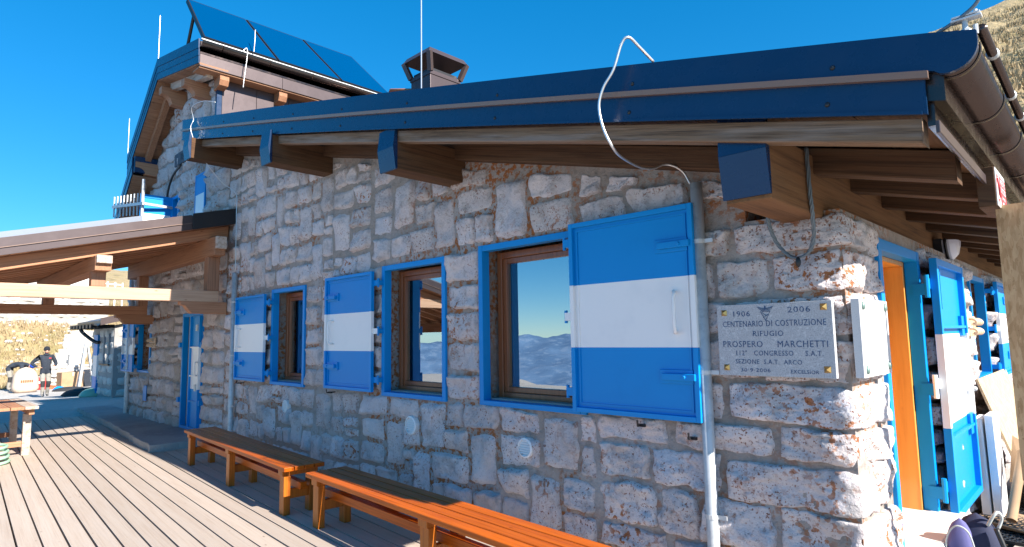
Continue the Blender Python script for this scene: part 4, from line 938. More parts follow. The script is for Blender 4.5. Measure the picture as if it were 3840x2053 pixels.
curved(-10.35, GT(-10.35)-.53, .26); curved(-11.55, GT(-11.66)-.54, .30); curved(-13.0, GT(-13.0)-.52, .24); 
# step to the lower roof on the far side
LA, LB = (-13.02, 5.02), (-14.35, 3.82)
slope(MB(), LA, LB, .2, .03, MY+.03, 10).build('roof', M['brown'], hut)
slope(MB(), LA, LB, .15, 0, MY, MY+.02).build('verge_board', M['sky_navy'], hut); slope(MB(), LA, LB, .34, .155, MY+.006, MY+.022).build('verge_board', M['sky_navy'], hut)
for k in range(12):
    p = [LA[i]+(LB[i]-LA[i])*(k+.03)/12 for i in (0, 1)]; q = [LA[i]+(LB[i]-LA[i])*(k+.97)/12 for i in (0, 1)]; slope(MB(), p, q, .36, .335, MY+.026, YW).build('soffit_board', M['soff'], hut)
MB().box(-13.1, -12.93, MY+.025, 3.46, 4.72, 5.03).build('step_flashing', M['sky_navy'], hut, bev=.01)
slope(MB(), (-13.15, LA[1]-.1), (-14.2, LB[1]+.12), .46, .362, 3.2, 3.3).build('rafter', M['larX'], hut); curved(-13.35, 4.32, .22); curved(-13.75, 3.92, .2)
# eave: gutter, flashing, rafter ends, cladding of the side wall
hg = halfpipe(MB(), -9.50, 6.04, .075, .004, MY+.02, 10, n=16).build('gutter', M['brown'], hut, smooth=True)
for k in range(8): halfpipe(MB(), -9.50, 6.04, .081, .005, MY+.3+k*.75, MY+.32+k*.75, -98, 98, 16).build('ring', M['brown'], hg, smooth=True)
for k in range(5): MB().box(-9.57, -9.545, MY+.03+k*1.3, MY+.025+(k+1)*1.3, 5.68, 5.87).build('eave_sheet', M['brown2'], hut, bev=.003)
MB().box(-9.56, -9.54, MY+.03, 10, 5.871, 6.0).build('eave_board', M['brown'], hut)
MB().box(-9.85, -9.57, MY+.03, 10, 5.66, 5.68).build('eave_soffit', M['soff'], hut)
for k in range(5): 
    y = 3.42+k*.95; MB().prism([(-9.86, y-.07, 5.66), (-9.6, y-.07, 5.66), (-9.6, y-.07, 5.58), (-9.64, y-.07, 5.5), (-9.86, y-.07, 5.46)], (0, .14, 0)).build('rafter_end', M['larX'], hut, bev=.004)
for k in range(9): MB().box(-9.848, -9.80, 3.46+k*.55, 3.455+(k+1)*.55, 4.4, 5.658).build('cladding_panel', M['brown2'], hut, bev=.004)
MB().box(-9.86, -9.796, 3.38, 3.455, 4.4, 5.55).build('corner_trim', M['sky_navy'], hut)
# ground-floor door
fr = blue_frame(PF, hut, *DL, sill=True, w_=.055)
g = MB(); pbox(g, PF, DL[0]+.055, DL[1]-.055, -.34, -.32, DL[2], DL[3]); g.build('back_panel', M['plaster'], hut)
g = MB(); pbox(g, PF, DL[0]+.0555, DL[0]+.08, -.32, -.061, DL[2]+.05, DL[3]-.06); g.build('reveal', M['plaster'], hut)
a0, a1 = -10.66, -10.215; zb, zt_ = .16, 1.91; h_ = zt_-zb
g = MB()
for (p, q_, mi) in ((zb, zb+.34*h_, 0), (zb+.34*h_, zb+.72*h_, 1), (zb+.72*h_, zt_, 0)):
    pbox(g, PF, a0, a1, .03, .04, p, q_, mi); pbox(g, PF, a0, a0+.035, .04, .07, p, q_, 0); pbox(g, PF, a1-.035, a1, .04, .07, p, q_, 1 if mi else 0)
dlf = g.build('door_leaf', BW, hut)
for k, zz in enumerate((.55, .95, 1.4)): 
    g = MB(); pbox(g, PF, a0+.036, a1-.036, .041, .065, zz, zz+.022); g.build('rail', M['white'] if k else M['blue'], dlf)
g = MB(); g.tube(smooth_path([PF(a1-.02, .07, .98), PF(a1+.02, .12, .99), PF(a1+.02, .12, 1.17), PF(a1-.02, .07, 1.18)], 4), .011, 6); g.build('handle', M['white'], dlf, smooth=True)
for zz in (.78, 1.72): 
    g = MB(); pbox(g, PF, a1-.15, a1-.07, .041, .075, zz-.05, zz+.05); g.build('lock', M['galv'], dlf)
for x_, s_ in ((DL[0]-.03, 1), (a1+.03, 1)):
    for zz in (.55, 1.45): 
        g = MB(); pbox(g, PF, x_-.035, x_+.035, .0, .06, zz-.04, zz+.04); g.build('hinge', M['blue'], fr)
window(PF, hut, *WA, curtain=False); shutter(PF, hut, -14.62, -13.80, .93, 1.94, .07, 'R')
blue_frame(PF, hut, *U1); 
g = MB(); pbox(g, PF, U1[0]+.05, U1[1]-.05, -.2, -.19, U1[2], U1[3]); g.build('pane', M['glass'], hut)
PO = lambda a, o, z: (-12.02-o, 3.44-a, z)
leafu = MB(); pbox(leafu, PO, .02, .50, 0, .03, 3.3, 3.78, 1); pbox(leafu, PO, .02, .50, 0, .03, 3.781, 4.1, 0); pbox(leafu, PO, .0, .52, -.012, -.001, 4.06, 4.12); pbox(leafu, PO, .0, .03, -.012, -.001, 3.3, 4.06); pbox(leafu, PO, .49, .52, -.012, -.001, 3.3, 4.06); leafu.build('shutter', BW, hut)
fr = blue_frame(PF, hut, *U2, w_=.035); g = MB()
for (p, q_, mi) in ((3.24, 3.55, 0), (3.55, 3.93, 1), (3.93, 4.24, 0)): pbox(g, PF, U2[0]+.036, U2[1]-.036, -.03, .02, p, q_, mi)
g.build('shutter', BW, hut)
# dark sign board on the gable with the letters that still show
sb = thing('sign_board', 'weathered dark sign board with faint letters under the roof overlap on the gable', 'sign', (-11.3, 3.4, 4.7))
MB().box(-11.75, -10.6, 3.37, 3.40, 4.62, 4.84).build('board', mat('sign_slate', L(.055, .075, .10), .8, layers=[(9, L(.09, .115, .15), .45, .65, .7)]), sb)
me = text_mesh('ROTEI', .19, M['black'], ext=.002); put(me, 'lettering', sb, (-11.15, 3.366, 4.73), FRONT)
g = MB(); g.tube(smooth_path([(-11.35, 3.36, 4.58), (-11.7, 3.36, 4.5), (-11.9, 3.36, 4.38), (-12.05, 3.36, 4.15), (-12.1, 3.36, 3.6)], 6), .02, 8); tag(g.build('black_cable', M['black'], smooth=True), 'black cable running down the gable from the dark sign board', 'cable')
pipe('downpipe', -14.25, 3.39, .045, .08, 4.0, 'grey downpipe at the far end of the hut wall beside the window shutter', brk=(.4, 1.9))
PH = lambda a, o, z: (a, YW-o, z)
hookrack(PF, -12.66, 1.5, .34, 'beige ceramic hook rack on the wall between the hut window and the hut door')
nb = MB().box(-13.13, -12.92, 3.385, 3.395, .42, .70).build('notice', M['blue']); tag(nb, 'small blue and white notice low on the hut wall', 'notice')
# solar collectors
zb_, zt_ = 6.17, 7.02; Xb, Xt = -9.58, -10.2
cb = [onX(763, 130, Xb).y, onX(1045, 211, Xb).y, onX(1282, 297, Xb).y, onX(1472, 345, Xb).y]; ct = [onX(699, -10, Xt).y, onX(923, 25, Xt).y, onX(1134, 99, Xt).y, onX(1320, 168, Xt).y]
for k, lab in enumerate(('dark solar collector over the verge, nearest the roof corner', 'dark solar collector between two others on the hut eave', 'dark solar collector at the end next to the copper pipe')):
    t = thing('solar_collector', lab, 'solar panel', (Xb, cb[k], zb_), 'solar collectors on the hut roof')
    yb0, yb1, yt0, yt1 = cb[k]+.012, cb[k+1]-.012, ct[k]+.012, ct[k+1]-.012
    q4 = [Vector((Xb, yb0, zb_)), Vector((Xb, yb1, zb_)), Vector((Xt, yt1, zt_)), Vector((Xt, yt0, zt_))]; nv = Vector((.81, 0, .58))*-.07
    MB().hexa([q+nv for q in q4]+q4).build('casing', M['black'], t)
    c_ = sum(q4, Vector())/4; q5 = [c_+(q-c_)*.965+Vector((.81, 0, .58))*.003 for q in q4]; MB().hexa([q-Vector((.81, 0, .58))*.002 for q in q5]+q5).build('pane', M['pv'], t)
    MB().tube([q4[3]+nv+Vector((.1, .1, -.2)), Vector((Xt-.25, yt0+.1, GT(Xt-.25)))], .025, 8).build('strut', M['black'], t)
g = MB(); g.box(-9.60, -9.56, 3.05, cb[3], 6.115, 6.13); tag(g.build('collector_rail', M['galv']), 'bright metal rail under the row of solar collectors', 'rail')
g = MB(); g.tube([(-9.7, cb[3]-.05, 6.12), (-8.7, 5.9, 5.85), (-7.56, 5.62, 5.42)], .028, 8); tag(g.build('copper_pipe', M['rust'], smooth=True), 'copper pipe running from the collectors to the sheet metal chimney', 'pipe')
# rods
for (p, Y, z0_, z1_, r, lab) in (((598, 130), 3.06, 6.38, 7.4, .007, 'white lightning rod on the ridge of the hut'), ((484, 480), 3.06, 5.0, 5.95, .007, 'short white lightning rod low on the far slope of the hut roof')):
    c_ = onY(p[0], p[1], Y); g = MB(); g.tube([(c_.x, Y, GT(c_.x)-.05 if lab.startswith('white') else z0_), (c_.x, Y, z1_)], r, 6); tag(g.build('lightning_rod', M['wire']), lab, 'rod')
g = MB(); g.tube([(-4.24, 3.2, ZR(-4.24)-.05), (-4.24, 3.2, 5.7)], .006, 6); tag(g.build('lightning_rod', M['wire']), 'tall thin white rod rising from the long roof before the chimney', 'rod')
c0 = onX(918, 185, -9.46)
g = MB(); pr_ = [onX(x, y, -9.42) for x, y in ((912, 330), (915, 300), (925, 230), (928, 190), (922, 182), (910, 195))]; g.tube(smooth_path(pr_, 4), .007, 6); tag(g.build('conductor_wire', M['wire'], smooth=True), 'hooked white wire hanging over the hut gutter', 'wire')
pr_ = [onX(x, y, -9.5) for x, y in ((952, 195), (956, 150), (957, 113))]; g = MB(); g.tube(pr_, .007, 6); tag(g.build('lightning_rod', M['wire']), 'small white rod standing up before the solar collectors', 'rod')
# chimney
ch = thing('chimney', 'brown sheet metal chimney with flared cowl on the long roof', 'chimney', (-7.3, 5.8, 4.1))
x0, x1, y0, y1 = -7.55, -7.06, 5.5, 6.08
MB().box(x0, x1, y0, y1, 4.0, 5.52).build('shaft', M['brown2'], ch, bev=.005); MB().box(x0-.012, x1+.012, y0-.012, y1+.012, 5.50, 5.56).build('collar', M['brown2'], ch)
e_ = .1
MB().hexa([(x0-e_, y0-e_, 5.80), (x1+e_, y0-e_, 5.80), (x1+e_, y1+e_, 5.80), (x0-e_, y1+e_, 5.80), (x0-e_+.05, y0-e_+.05, 5.89), (x1+e_-.05, y0-e_+.05, 5.89), (x1+e_-.05, y1+e_-.05, 5.89), (x0-e_+.05, y1+e_-.05, 5.89)]).build('cowl', M['brown2'], ch)
for sx, sy in ((0, 0), (1, 0), (1, 1), (0, 1)):
    b1_ = Vector((x1 if sx else x0, y1 if sy else y0, 5.55)); t1_ = Vector((x1+e_-.02 if sx else x0-e_+.02, y1+e_-.02 if sy else y0-e_+.02, 5.81)); MB().bar(b1_, t1_, .07, .07, (1, .3, 0)).build('cowl_post', M['brown2'], ch)
MB().box(x0+.03, x1-.03, y0+.03, y1-.03, 5.561, 5.62).build('flue', M['black'], ch)
# tv antenna comb beyond the gable
an = thing('antenna', 'aluminium comb antenna in front of the far verge of the hut', 'antenna', onY(480, 770, 2.85))
pa_, pb_ = onY(425, 778, 2.85), onY(540, 764, 2.95); MB().bar(pa_, pb_, .05, .05).build('boom', M['galv'], an)
for k in range(9):
    p = pa_.lerp(pb_, k/9+.03); MB().tube([p-Vector((0, 0, .2)), p+Vector((0, 0, .2))], .014, 6).build('element', M['galv'], an)
MB().tube([pb_+Vector((-.1, 0, -.6)), pb_+Vector((-.08, 0, .45))], .025, 8).build('mast', M['galv'], an); MB().bar(pb_, (pb_.x-.1, 3.46, pb_.z), .04, .04).build('bracket', M['galv'], an)
# ================================================================ pergola
pg = thing('pergola', 'larch timber lean-to canopy with brown metal roof over the hut door', 'pergola', (-11.4, 1, 0))
ZP = lambda y: 2.37+.2625*(y-.83)
def sl(x0, x1, ya, yb, lo_, hi_): return MB().hexa([(x0, ya, ZP(ya)+lo_), (x1, ya, ZP(ya)+lo_), (x1, yb, ZP(yb)+lo_), (x0, yb, ZP(yb)+lo_), (x0, ya, ZP(ya)+hi_), (x1, ya, ZP(ya)+hi_), (x1, yb, ZP(yb)+hi_), (x0, yb, ZP(yb)+hi_)])
for k in range(11):
    x = -9.31-k*.44; sl(x, x+.08 if k else x+.06, -1.7, 3.42, 0, .155).build('rafter', M['larYs'], pg, bev=.004)
k = 0; y = -1.7
while y < 3.4:
    sl(-13.9, -9.05, y+.003, min(3.42, y+.197), .156, .18).build('roof_board', M['boards'], pg); y += .2
sl(-13.95, -9.05, -1.75, 3.44, .185, .36).build('roof_sheet', M['brown2'], pg)
sl(-9.065, -9.045, -1.78, 2.85, .16, .25).build('verge_trim', M['brown2'], pg, bev=.003); sl(-9.09, -9.06, -1.78, 2.85, .253, .372).build('verge_trim', M['brown2'], pg, bev=.003)
sl(-9.06, -9.03, -1.78, 2.85, .248, .258).build('verge_trim', M['lip'], pg)
sl(-9.04, -9.02, 2.852, 3.45, .155, .385).build('verge_trim', M['black'], pg, bev=.003)
sl(-9.42, -9.3, -1.75, 2.3, .362, .47).build('roof_ridge', M['zinc'], pg)
for (y0_, y1_, z0_, z1_, xe) in ((3.13, 3.28, 2.72, 2.985, -8.9), (1.74, 1.92, 2.42, 2.61, -9.0), (-1.3, -1.12, 1.62, 1.81, -9.0)):
    MB().box(-13.5, xe-.06, y0_, y1_, z0_, z1_).build('purlin', M['larX'], pg, bev=.006)
    MB().box(xe-.06, xe, y0_+.005, y1_-.005, z0_+.09, z1_).build('purlin_nose', M['lightX'], pg, bev=.006)
for (x, z0_) in ((-9.37, 2.07), (-12.88, 2.01)):
    MB().box(x, x+.14, -1.5, 3.30, z0_, z0_+.16).build('tie_beam', M['larY'] if x < -10 else M['lightY'] if 'lightY' in M else M['larY'], pg, bev=.006)
    MB().box(x-.01, x+.15, 3.14, 3.30, z0_+.161, 2.72).build('post', M['larZ'], pg, bev=.006)
    MB().prism([(x+.0, 3.42, z0_-.001), (x, 2.80, z0_-.001), (x, 2.80, z0_-.05), (x, 2.86, z0_-.06), (x, 2.90, z0_-.12), (x, 2.95, z0_-.17), (x, 3.42, z0_-.17)], (.14, 0, 0)).build('corbel', M['larY'], pg, bev=.006)
    MB().box(x, x+.14, 1.74, 1.90, z0_+.161, 2.42).build('king_post', M['larZ'], pg, bev=.006)
    MB().box(x, x+.14, -1.28, -1.14, 0, z0_-.001 if z0_ < 1.6 else 1.615).build('leg', M['larZ'], pg, bev=.006)
# ================================================================ far end of the yard
def onT(x, y):
    v = ray(x, y); t = 5.0
    while t < 400:
        p = CAM+v*t
        if p.z <= T(p.x, p.y)+.01: return p
        t += .05
    return p
# small stone shed behind the hut
sh = thing('stone_shed', 'small stone shed with brown metal roof beyond the hut', 'building', (-19.5, 5, 0))
SX, SY, SH = -19.46, 4.27, 1.98
PX1 = lambda a, o, z: (a, SY-o, z); PX2 = lambda a, o, z: (SX+o, a, z)
so1 = [(-20.62, -20.38, .95, 1.75), (-20.05, -19.82, .95, 1.78), (-21.6, -21.1, .02, 1.75)]
g = slabwall(MB(), PX1, -21.9, SX-.3, 0, -.3, -.2, lambda x: SH, so1); slabwall(g, PX2, SY, 7.5, 0, -.3, -.2, lambda y: SH+.27*(y-SY), []); sw_ = g.build('wall', M['plaster'], sh)
b1_ = lay([0, .3, .62, .95, 1.28, 1.6, 1.95], -21.88, SX-.02, so1, None, 61, .42, gap=.03); b2_ = lay([0, .3, .62, .95, 1.28, 1.6, 1.95, 2.25], SY+.02, 7.4, [], lambda y: SH+.27*(y-SY), 63, .45, gap=.03)
for i, q in enumerate(b1_): stone(PX1, q, sw_, M['rock'], .03, i+2500, 6, 5, .03)
for i, q in enumerate(b2_): stone(PX2, q, sw_, M['rock'], .03, i+2700, 6, 5, .03)
MB().hexa([(-22.2, 3.9, SH+.02), (SX+.25, 3.9, SH+.02), (SX+.25, 7.6, SH+.98), (-22.2, 7.6, SH+.98), (-22.2, 3.9, SH+.14), (SX+.25, 3.9, SH+.14), (SX+.25, 7.6, SH+1.10), (-22.2, 7.6, SH+1.10)]).build('roof', M['brown2'], sh)
MB().hexa([(SX+.25, 3.88, SH+.0), (SX+.275, 3.88, SH+.0), (SX+.275, 7.6, SH+.96), (SX+.25, 7.6, SH+.96), (SX+.25, 3.88, SH+.19), (SX+.275, 3.88, SH+.19), (SX+.275, 7.6, SH+1.15), (SX+.25, 7.6, SH+1.15)]).build('verge_trim', M['brown2'], sh)
for k in range(7): MB().box(-22.1+k*.42, -22.02+k*.42, 3.7, 4.27, SH-.06, SH+.03).build('rafter_end', M['black'], sh)
g = MB()
for i in range(13):
    a = R(-90+180*i/12)
    for x in (-22.3, SX+.3): g.v.append(Vector((x, 3.8+.07*math.sin(a), SH+.06-.07*math.cos(a))))
for i in range(12): g.f.append((2*i, 2*i+1, 2*i+3, 2*i+2)); g.m.append(0)
g.build('gutter', M['black'], sh, smooth=True)
MB().tube(smooth_path([(-21.2, 3.8, SH), (-21.2, 3.85, SH-.15), (-20.95, 4.1, SH-.42), (-20.8, 4.2, SH-.45)], 5), .05, 8).build('downpipe', M['black'], sh, smooth=True)
for (a, b_, c, d) in so1[:2]:
    g = MB(); h_ = d-c
    for p, q_, mi in ((c, c+h_*.33, 0), (c+h_*.33, c+h_*.67, 1), (c+h_*.67, d, 0)): pbox(g, PX1, a, b_, -.1, -.05, p, q_, mi)
    g.build('shutter', BW, sh); g = MB(); pbox(g, PX1, a-.1, b_+.1, .03, .07, c-.06, c-.02); g.build('bracket', M['black'], sh)
g = MB()
for p, q_, mi in ((.02, .55, 0), (.55, 1.15, 1), (1.15, 1.75, 0)): pbox(g, PX1, -21.58, -21.12, -.05, .05, p, q_, mi)
g.build('door', BW, sh)
# sunlit masonry of the terrace above and its white building
PB = lambda a, o, z: (-38.4+o, a, z)
rw = thing('retaining_wall', 'sunlit pale stone wall above the grassy bank', 'wall', (-38.4, 6, 2))
g = MB(); g.box(-39, -38.4, -2, 8.1, 1.5, 4.35); rb = g.build('core', M['plaster'], rw)
bb = lay([1.75, 2.1, 2.45, 2.8, 3.2, 3.6, 4.0, 4.35], 2.0, 8.1, [], None, 71, .55, gap=.025, waves=.1, split=.3)
for i, q in enumerate(bb): stone(PB, q, rb, M['rock'], .06, i+3000, 6, 5, .06)
wb = thing('white_building', 'white plastered building with grey windows above the stone wall', 'building', (-41, 6, 4.3))
MB().box(-44, -40.4, 1.5, 6.0, 3.8, 6.0).build('wall', M['rock'], wb); MB().box(-44.2, -40.2, 6.2, 8.2, 3.4, 5.4).build('wall', M['white'], wb)
for y in (2.6, 3.5, 4.3): 
    f = MB().box(-40.39, -40.32, y, y+.6, 4.3, 5.4).build('window', M['white'], wb); MB().box(-40.318, -40.31, y+.07, y+.53, 4.37, 5.33).build('pane', M['pv'], f)
MB().box(-44.4, -40.0, 1.3, 6.1, 6.0, 6.15).build('roof', M['brown'], wb)
ys_ = MB().box(-40.19, -40.15, 6.55, 6.95, 4.0, 4.28).build('yellow_notice', M['yellow']); tag(ys_, 'yellow notice on the white building above the stone wall', 'sign')
rl = thing('railing', 'white pipe railing on the slope behind the timber canopy', 'railing', onT(430, 1110))
q0 = onY(380, 1090, 9.5)
for k in range(4): MB().tube([(q0.x-k*.3, 9.4+k*.5, 2.2), (q0.x-k*.3, 9.4+k*.5, 5.6)], .05, 6).build('post', M['white'], rl)
MB().tube([(q0.x, 9.4, 5.45), (q0.x-.9, 10.9, 5.45)], .05, 6).build('rail', M['white'], rl); MB().tube([(q0.x, 9.4, 4.95), (q0.x-.9, 10.9, 4.95)], .05, 6).build('rail', M['white'], rl)
# rough steps up the bank
stp = thing('stone_steps', 'flight of rough pale stone steps climbing the bank', 'steps', onT(230, 1420))
for k in range(13):
    t = k/12; p = onT(222+85*t, 1418-165*t); r1_ = random.Random(k); hw_ = r1_.uniform(.5, .75); g = MB(); n = 9
    ring = [(p.x+.30*math.cos(2*math.pi*i/n)*r1_.uniform(.85, 1.1), p.y+hw_*math.sin(2*math.pi*i/n)*r1_.uniform(.85, 1.1), p.z-.14) for i in range(n)]
    g.prism(ring, (0, 0, .30)); g.build('step', M['rock'], stp, bev=.04)
# loose low wall of fieldstones behind the workers
fw = thing('field_wall', 'low dry stone wall of pale fieldstones behind the workers', 'wall', onT(230, 1455))
PW = lambda a, o, z: (-31.6+o, a, z)
MB().box(-32.0, -31.6, 4.7, 8.6, -.9, .55).build('core', M['concrete'], fw)
bw_ = lay([-.4, -.22, -.06, .12, .3, .46, .62], 4.7, 8.6, [], None, 81, .34, gap=.012, split=.3, waves=.12, wr=(.5, 1.6))
for i, q in enumerate(bw_): stone(PW, q, fw, M['rock'], .06, i+3500, 6, 5, .05)
g = MB(); rs = random.Random(5)
for k in range(170):
    x, y = rs.uniform(-38, -32), rs.uniform(2, 9); s_ = rs.uniform(.03, .12); c_ = Vector((x, y, T(x, y)+s_*.2)); m0 = len(g.v); g.ball(c_, s_*rs.uniform(.8, 1.5), s_*rs.uniform(.8, 1.5), s_*.7, 6, 4)
    for i in range(m0, len(g.v)): g.v[i] += noise.noise_vector(g.v[i]*6)*s_*.3
o = g.build('loose_stones', M['rock']); o['kind'] = 'stuff'; tag(o, 'loose pale stones scattered over the grassy bank', 'stones')
# things lying by the shed
def carton(px, py, sx, sy, sz, rz, lab, m='card'):
    p = onT(px, py); t = thing('carton', lab, 'box', p, None, rz)
    MB().box(-sx/2, sx/2, -sy/2, sy/2, 0, sz).build('box', M[m], t, bev=.01, local=True)
    MB().box(-sx/2-.002, sx/2+.002, -.03, .03, sz-.15, sz+.003).build('tape', M['bag'], t, local=True); return t
carton(262, 1452, .55, .8, .62, .15, 'brown cardboard carton on the ground beside the ladder')
carton(330, 1447, .5, .6, .7, .1, 'dark crate standing against the shed door', 'cloth')
rc = thing('tool_case', 'red tool case behind the standing worker', 'case', onT(140, 1462), None, .1)
MB().box(-.2, .2, -.3, .3, 0, .48).build('body', M['red'], rc, bev=.03, local=True); MB().box(.201, .206, -.26, .1, .25, .33).build('print', M['white'], rc, local=True); MB().tube([(0, -.12, .48), (0, -.1, .55), (0, .1, .55), (0, .12, .48)], .015, 6).build('handle', M['black'], rc, local=True)
sk = thing('sack', 'tall beige building sack with orange print beside the bending worker', 'sack', onT(92, 1472), None, .1)
g = MB(); lump(g, (0, 0), .30, .42, .95, 0, pw=3.5, taper=.25); g.build('body', M['bag'], sk, smooth=True, local=True)
g = MB()
for k in range(6): g.box(.292, .305, -.2+k*.065, -.155+k*.065, .38, .47)
g.build('print', M['orange'], sk, local=True)
for k, (px, py, m, sx, lab) in enumerate(((185, 1458, 'orange', .3, 'orange plastic tool box on the ground behind the standing worker'), (222, 1462, 'blue', .22, 'blue cloth on the ground beside the brown carton'), (262, 1464, 'pad', .6, 'dark tarpaulin heap before the brown carton'), (320, 1482, 'pad', .7, 'heap of dark netting at the foot of the shed'), (345, 1487, 'mint', .35, 'pale green bag at the corner of the shed'))):
    p = onT(px, py); g = MB(); lump(g, (p.x, p.y), sx*.8, sx, .16+.1*(k > 2), p.z-.02, pw=2.2, taper=.6); tag(g.build(('tool_box', 'cloth', 'tarpaulin', 'netting', 'bag')[k], M[m], smooth=True), lab, ('tool box', 'cloth', 'tarpaulin', 'netting', 'bag')[k])
ld = thing('stepladder', 'folding aluminium ladder standing open before the shed door', 'ladder', onT(312, 1462))
p0 = onT(300, 1458); p1 = onT(335, 1455); hx = (p0+p1)/2; top = Vector((hx.x-.1, hx.y, hx.z+1.9))
for a_, b_ in ((Vector((p0.x+.1, p0.y-.05, p0.z)), -.12), (Vector((p0.x-.35, p0.y-.05, p0.z)), -.12)):
    MB().bar(a_, top+Vector((-.2 if b_ else 0, 0, 0))*(1 if a_.x < p0.x else 0), .09, .04).build('rail', M['galv'], ld)
for a_ in (Vector((p1.x+.1, p1.y+.2, p1.z)), Vector((p1.x-.35, p1.y+.2, p1.z))): MB().bar(a_, top+Vector((-.2 if a_.x < p1.x else 0, .03, 0)), .06, .04).build('rail', M['galv'], ld)
for k in range(6):
    t = (k+1)/7; MB().bar(Vector((p0.x+.1, p0.y-.05, p0.z)).lerp(top, t), Vector((p0.x-.35, p0.y-.05, p0.z)).lerp(top+Vector((-.2, 0, 0)), t), .05, .03).build('rung', M['galv'], ld)
tr_ = MB(); p = onT(268, 1400); tr_.box(p.x-.2, p.x+.2, p.y-.14, p.y+.14, p.z-.1, p.z+.85); tag(tr_.build('zinc_trough', M['galv'], bev=.02), 'upright galvanised metal box against the bank beside the dry stone wall', 'box')
# ================================================================ people
def person(name, label, loc, rz, J, E, mats, regions, sc=1.0):
    """J joints {name:(x,y,z,r)}, E edges; regions(face centre, nearest edge) -> material index"""
    t = thing(name, label, 'person', loc, None, rz); t.scale = (sc,)*3
    nm = list(J); me = bpy.data.meshes.new('body'); me.from_pydata([J[k][:3] for k in nm], [(nm.index(a), nm.index(b_)) for a, b_ in E], [])
    o = bpy.data.objects.new('tmp', me); COL.objects.link(o); sk_ = o.modifiers.new('skin', 'SKIN'); ss = o.modifiers.new('sub', 'SUBSURF'); ss.levels = ss.render_levels = 2
    for i, k in enumerate(nm):
        d = me.skin_vertices[0].data[i]; d.radius = (J[k][3], J[k][4] if len(J[k]) > 4 else J[k][3]); d.use_root = (k == 'pelvis')
    dg = bpy.context.evaluated_depsgraph_get(); m2 = bpy.data.meshes.new_from_object(o.evaluated_get(dg)); bpy.data.objects.remove(o)
    m2.materials.clear()
    for m in mats: m2.materials.append(m)
    P3 = {k: Vector(J[k][:3]) for k in nm}
    for p in m2.polygons:
        p.use_smooth = True; best = None
        for a, b_ in E:
            ab = P3[b_]-P3[a]; tt = max(0, min(1, (p.center-P3[a]).dot(ab)/max(1e-9, ab.length_squared))); d = (p.center-P3[a]-ab*tt).length-.5*(J[a][3]+J[b_][3])
            if best is None or d < best[0]: best = (d, a, b_, tt)
        p.material_index = regions(best[1], best[2], best[3])
    b = bpy.data.objects.new('body', m2); COL.objects.link(b); b.parent = t; WL[b.name] = Vector(loc); return t
def hand(J, E, wrist, side, d, up, L_=.085):
    """palm and five fingers growing from the wrist along d"""
    w_ = Vector(J[wrist][:3]); d = Vector(d).normalized(); up = Vector(up).normalized(); sdv = d.cross(up).normalized(); pl_ = w_+d*.07
    J['palm'+side] = (*pl_, .03, .022); E.append((wrist, 'palm'+side))
    for k in range(4):
        b_ = pl_+d*.03+sdv*(-.028+.019*k); tip = b_+d*(.05+.008*(1.5-abs(k-1.5)))-up*.02; J['f%d'%k+side] = (*b_, .0095); J['g%d'%k+side] = (*tip, .008); E += [('palm'+side, 'f%d'%k+side), ('f%d'%k+side, 'g%d'%k+side)]
    b_ = w_+d*.03+sdv*.04; tip = b_+d*.04+sdv*.02; J['t0'+side] = (*b_, .011); J['t1'+side] = (*tip, .009); E += [(wrist, 't0'+side), ('t0'+side, 't1'+side)]
pm = [M['cloth'], M['trous'], M['skin'], M['boot'], M['pad']]
def reg(a, b_, t):
    s_ = {a, b_}
    if any(k[:4] in ('palm', 'wris') or k[0] in 'fgt' and k[1].isdigit() for k in (b_,)) and b_[:5] != 'wrist': return 2
    if b_ in ('head', 'crown', 'nose', 'chin') or a == 'neck': return 2
    if b_[:4] in ('toeL', 'toeR') or (b_[:5] == 'ankle' and t > .75): return 3
    if b_[:5] == 'ankle': return 4 if t < .35 else 1
    if b_[:4] == 'knee': return 4 if t > .85 else 1
    if b_[:3] == 'hip': return 0
    return 0
# the standing one: one fist on the hip, the other hand before the chest
J = {'pelvis': (0, 0, .95, .155, .125), 'waist': (0, 0, 1.12, .165, .125), 'chest': (.01, 0, 1.33, .185, .135), 'neckb': (.01, 0, 1.49, .085, .075), 'neck': (.025, 0, 1.535, .055), 'head': (.035, 0, 1.63, .078, .09), 'crown': (.03, 0, 1.70, .072, .08), 'nose': (.125, 0, 1.62, .014), 'chin': (.085, 0, 1.56, .04),
     'hipL': (0, .085, .90, .105), 'kneeL': (.06, .10, .50, .075), 'ankleL': (-.12, .09, .10, .055), 'toeL': (.0, .10, .045, .045),
     'hipR': (0, -.085, .90, .105), 'kneeR': (.10, -.075, .50, .075), 'ankleR': (.06, -.06, .10, .055), 'toeR': (.23, -.07, .045, .045),
     'shL': (.0, .19, 1.43, .085), 'elL': (-.01, .30, 1.17, .062), 'wristL': (.22, .24, 1.10, .042), 'shR': (.0, -.19, 1.43, .085), 'elR': (-.05, -.42, 1.20, .062), 'wristR': (.10, -.26, 1.07, .042)}
E = [('pelvis', 'waist'), ('waist', 'chest'), ('chest', 'neckb'), ('neckb', 'neck'), ('neck', 'head'), ('head', 'crown'), ('head', 'nose'), ('head', 'chin'), ('pelvis', 'hipL'), ('hipL', 'kneeL'), ('kneeL', 'ankleL'), ('ankleL', 'toeL'), ('pelvis', 'hipR'), ('hipR', 'kneeR'), ('kneeR', 'ankleR'), ('ankleR', 'toeR'), ('chest', 'shL'), ('shL', 'elL'), ('elL', 'wristL'), ('chest', 'shR'), ('shR', 'elR'), ('elR', 'wristR')]
hand(J, E, 'wristL', 'L', (.6, -.75, .05), (0, 0, 1)); hand(J, E, 'wristR', 'R', (.35, .9, -.1), (0, 0, 1))
pl1 = onT(165, 1489); face = math.atan2(-pl1.y, -pl1.x)
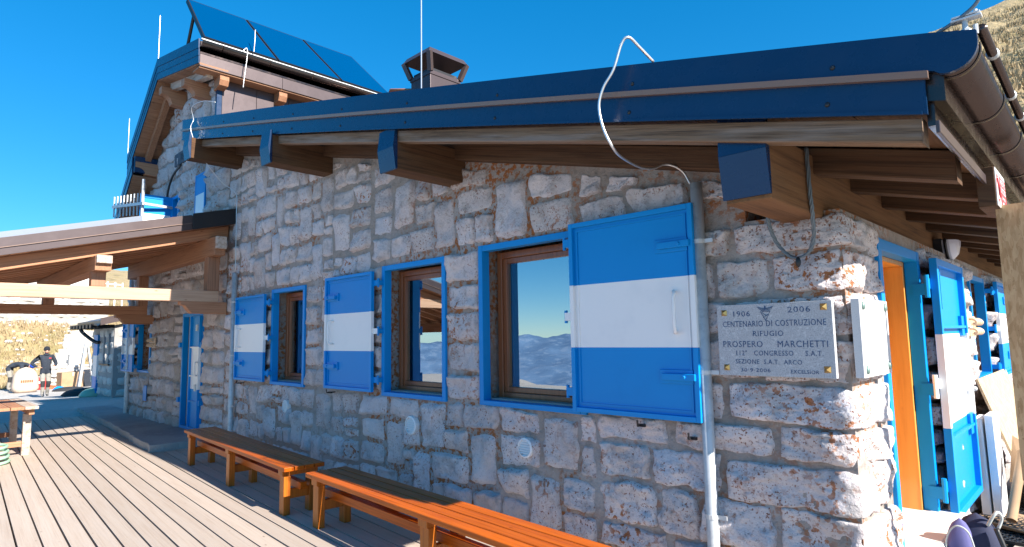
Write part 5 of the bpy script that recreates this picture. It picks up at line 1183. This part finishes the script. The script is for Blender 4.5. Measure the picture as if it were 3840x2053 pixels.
P1 = person('person', 'worker in dark jacket and grey trousers standing with one hand on the hip', pl1, face+.12, J, E, pm, reg, .93)
g = MB(); lump(g, (.028, 0), .098, .094, .17, 1.635, pw=2, taper=.1, n=14, m=8); g.build('knit_hat', M['hat'], P1, smooth=True, local=True)
g = MB(); g.ball((.118, .032, 1.645), .011); g.ball((.118, -.032, 1.645), .011); g.build('eyes', M['black'], P1, local=True)
g = MB(); g.ball((.03, .088, 1.615), .016, .012, .03); g.ball((.03, -.088, 1.615), .016, .012, .03); g.build('ears', M['skin'], P1, local=True)
g = MB(); g.box(.098, .117, -.022, .022, 1.572, 1.58); g.build('mouth', M['red'], P1, local=True)
g = MB(); g.box(.13, .152, .06, .13, 1.36, 1.39); g.build('badge', M['signred'], P1, local=True)
g = MB(); lump(g, (.03, 0), .11, .10, .07, 1.475, pw=2, taper=.2, n=14, m=5); g.build('collar', M['cloth'], P1, smooth=True, local=True)
# the bending one
J = {'pelvis': (-.12, 0, .93, .15, .13), 'waist': (.06, 0, 1.04, .155, .125), 'chest': (.28, 0, 1.06, .175, .135), 'neckb': (.43, 0, 1.02, .08), 'neck': (.48, 0, .99, .055), 'head': (.58, 0, .93, .08, .09), 'crown': (.65, 0, .93, .07), 'nose': (.61, 0, .83, .014), 'chin': (.55, 0, .85, .04),
     'hipL': (-.13, .085, .88, .105), 'kneeL': (-.10, .10, .48, .075), 'ankleL': (-.16, .11, .10, .055), 'toeL': (-.02, .12, .045, .045),
     'hipR': (-.13, -.085, .88, .105), 'kneeR': (-.04, -.10, .48, .075), 'ankleR': (-.10, -.11, .10, .055), 'toeR': (.05, -.12, .045, .045),
     'shL': (.34, .19, .99, .08), 'elL': (.40, .22, .70, .06), 'wristL': (.50, .14, .50, .042), 'shR': (.34, -.19, .99, .08), 'elR': (.38, -.22, .70, .06), 'wristR': (.48, -.14, .50, .042)}
E = [e for e in E if 'palm' not in e[0] and 'palm' not in e[1] and not (e[1][0] in 'fgt' and e[1][1].isdigit())]
hand(J, E, 'wristL', 'L', (.4, -.3, -.85), (1, 0, 0)); hand(J, E, 'wristR', 'R', (.4, .3, -.85), (1, 0, 0))
pl2 = onT(45, 1467)
P2 = person('person', 'worker in dark jacket and blue cap bending over a beige sack', pl2, R(62), J, E, pm, reg, 1.0)
g = MB(); n0 = 0; g.ball((.625, 0, .955), .105, .10, .10, 12, 8); g.build('cap', M['cap'], P2, smooth=True, local=True)
g = MB(); g.ball((.63, .035, .845), .011); g.ball((.63, -.035, .845), .011); g.build('eyes', M['black'], P2, local=True)
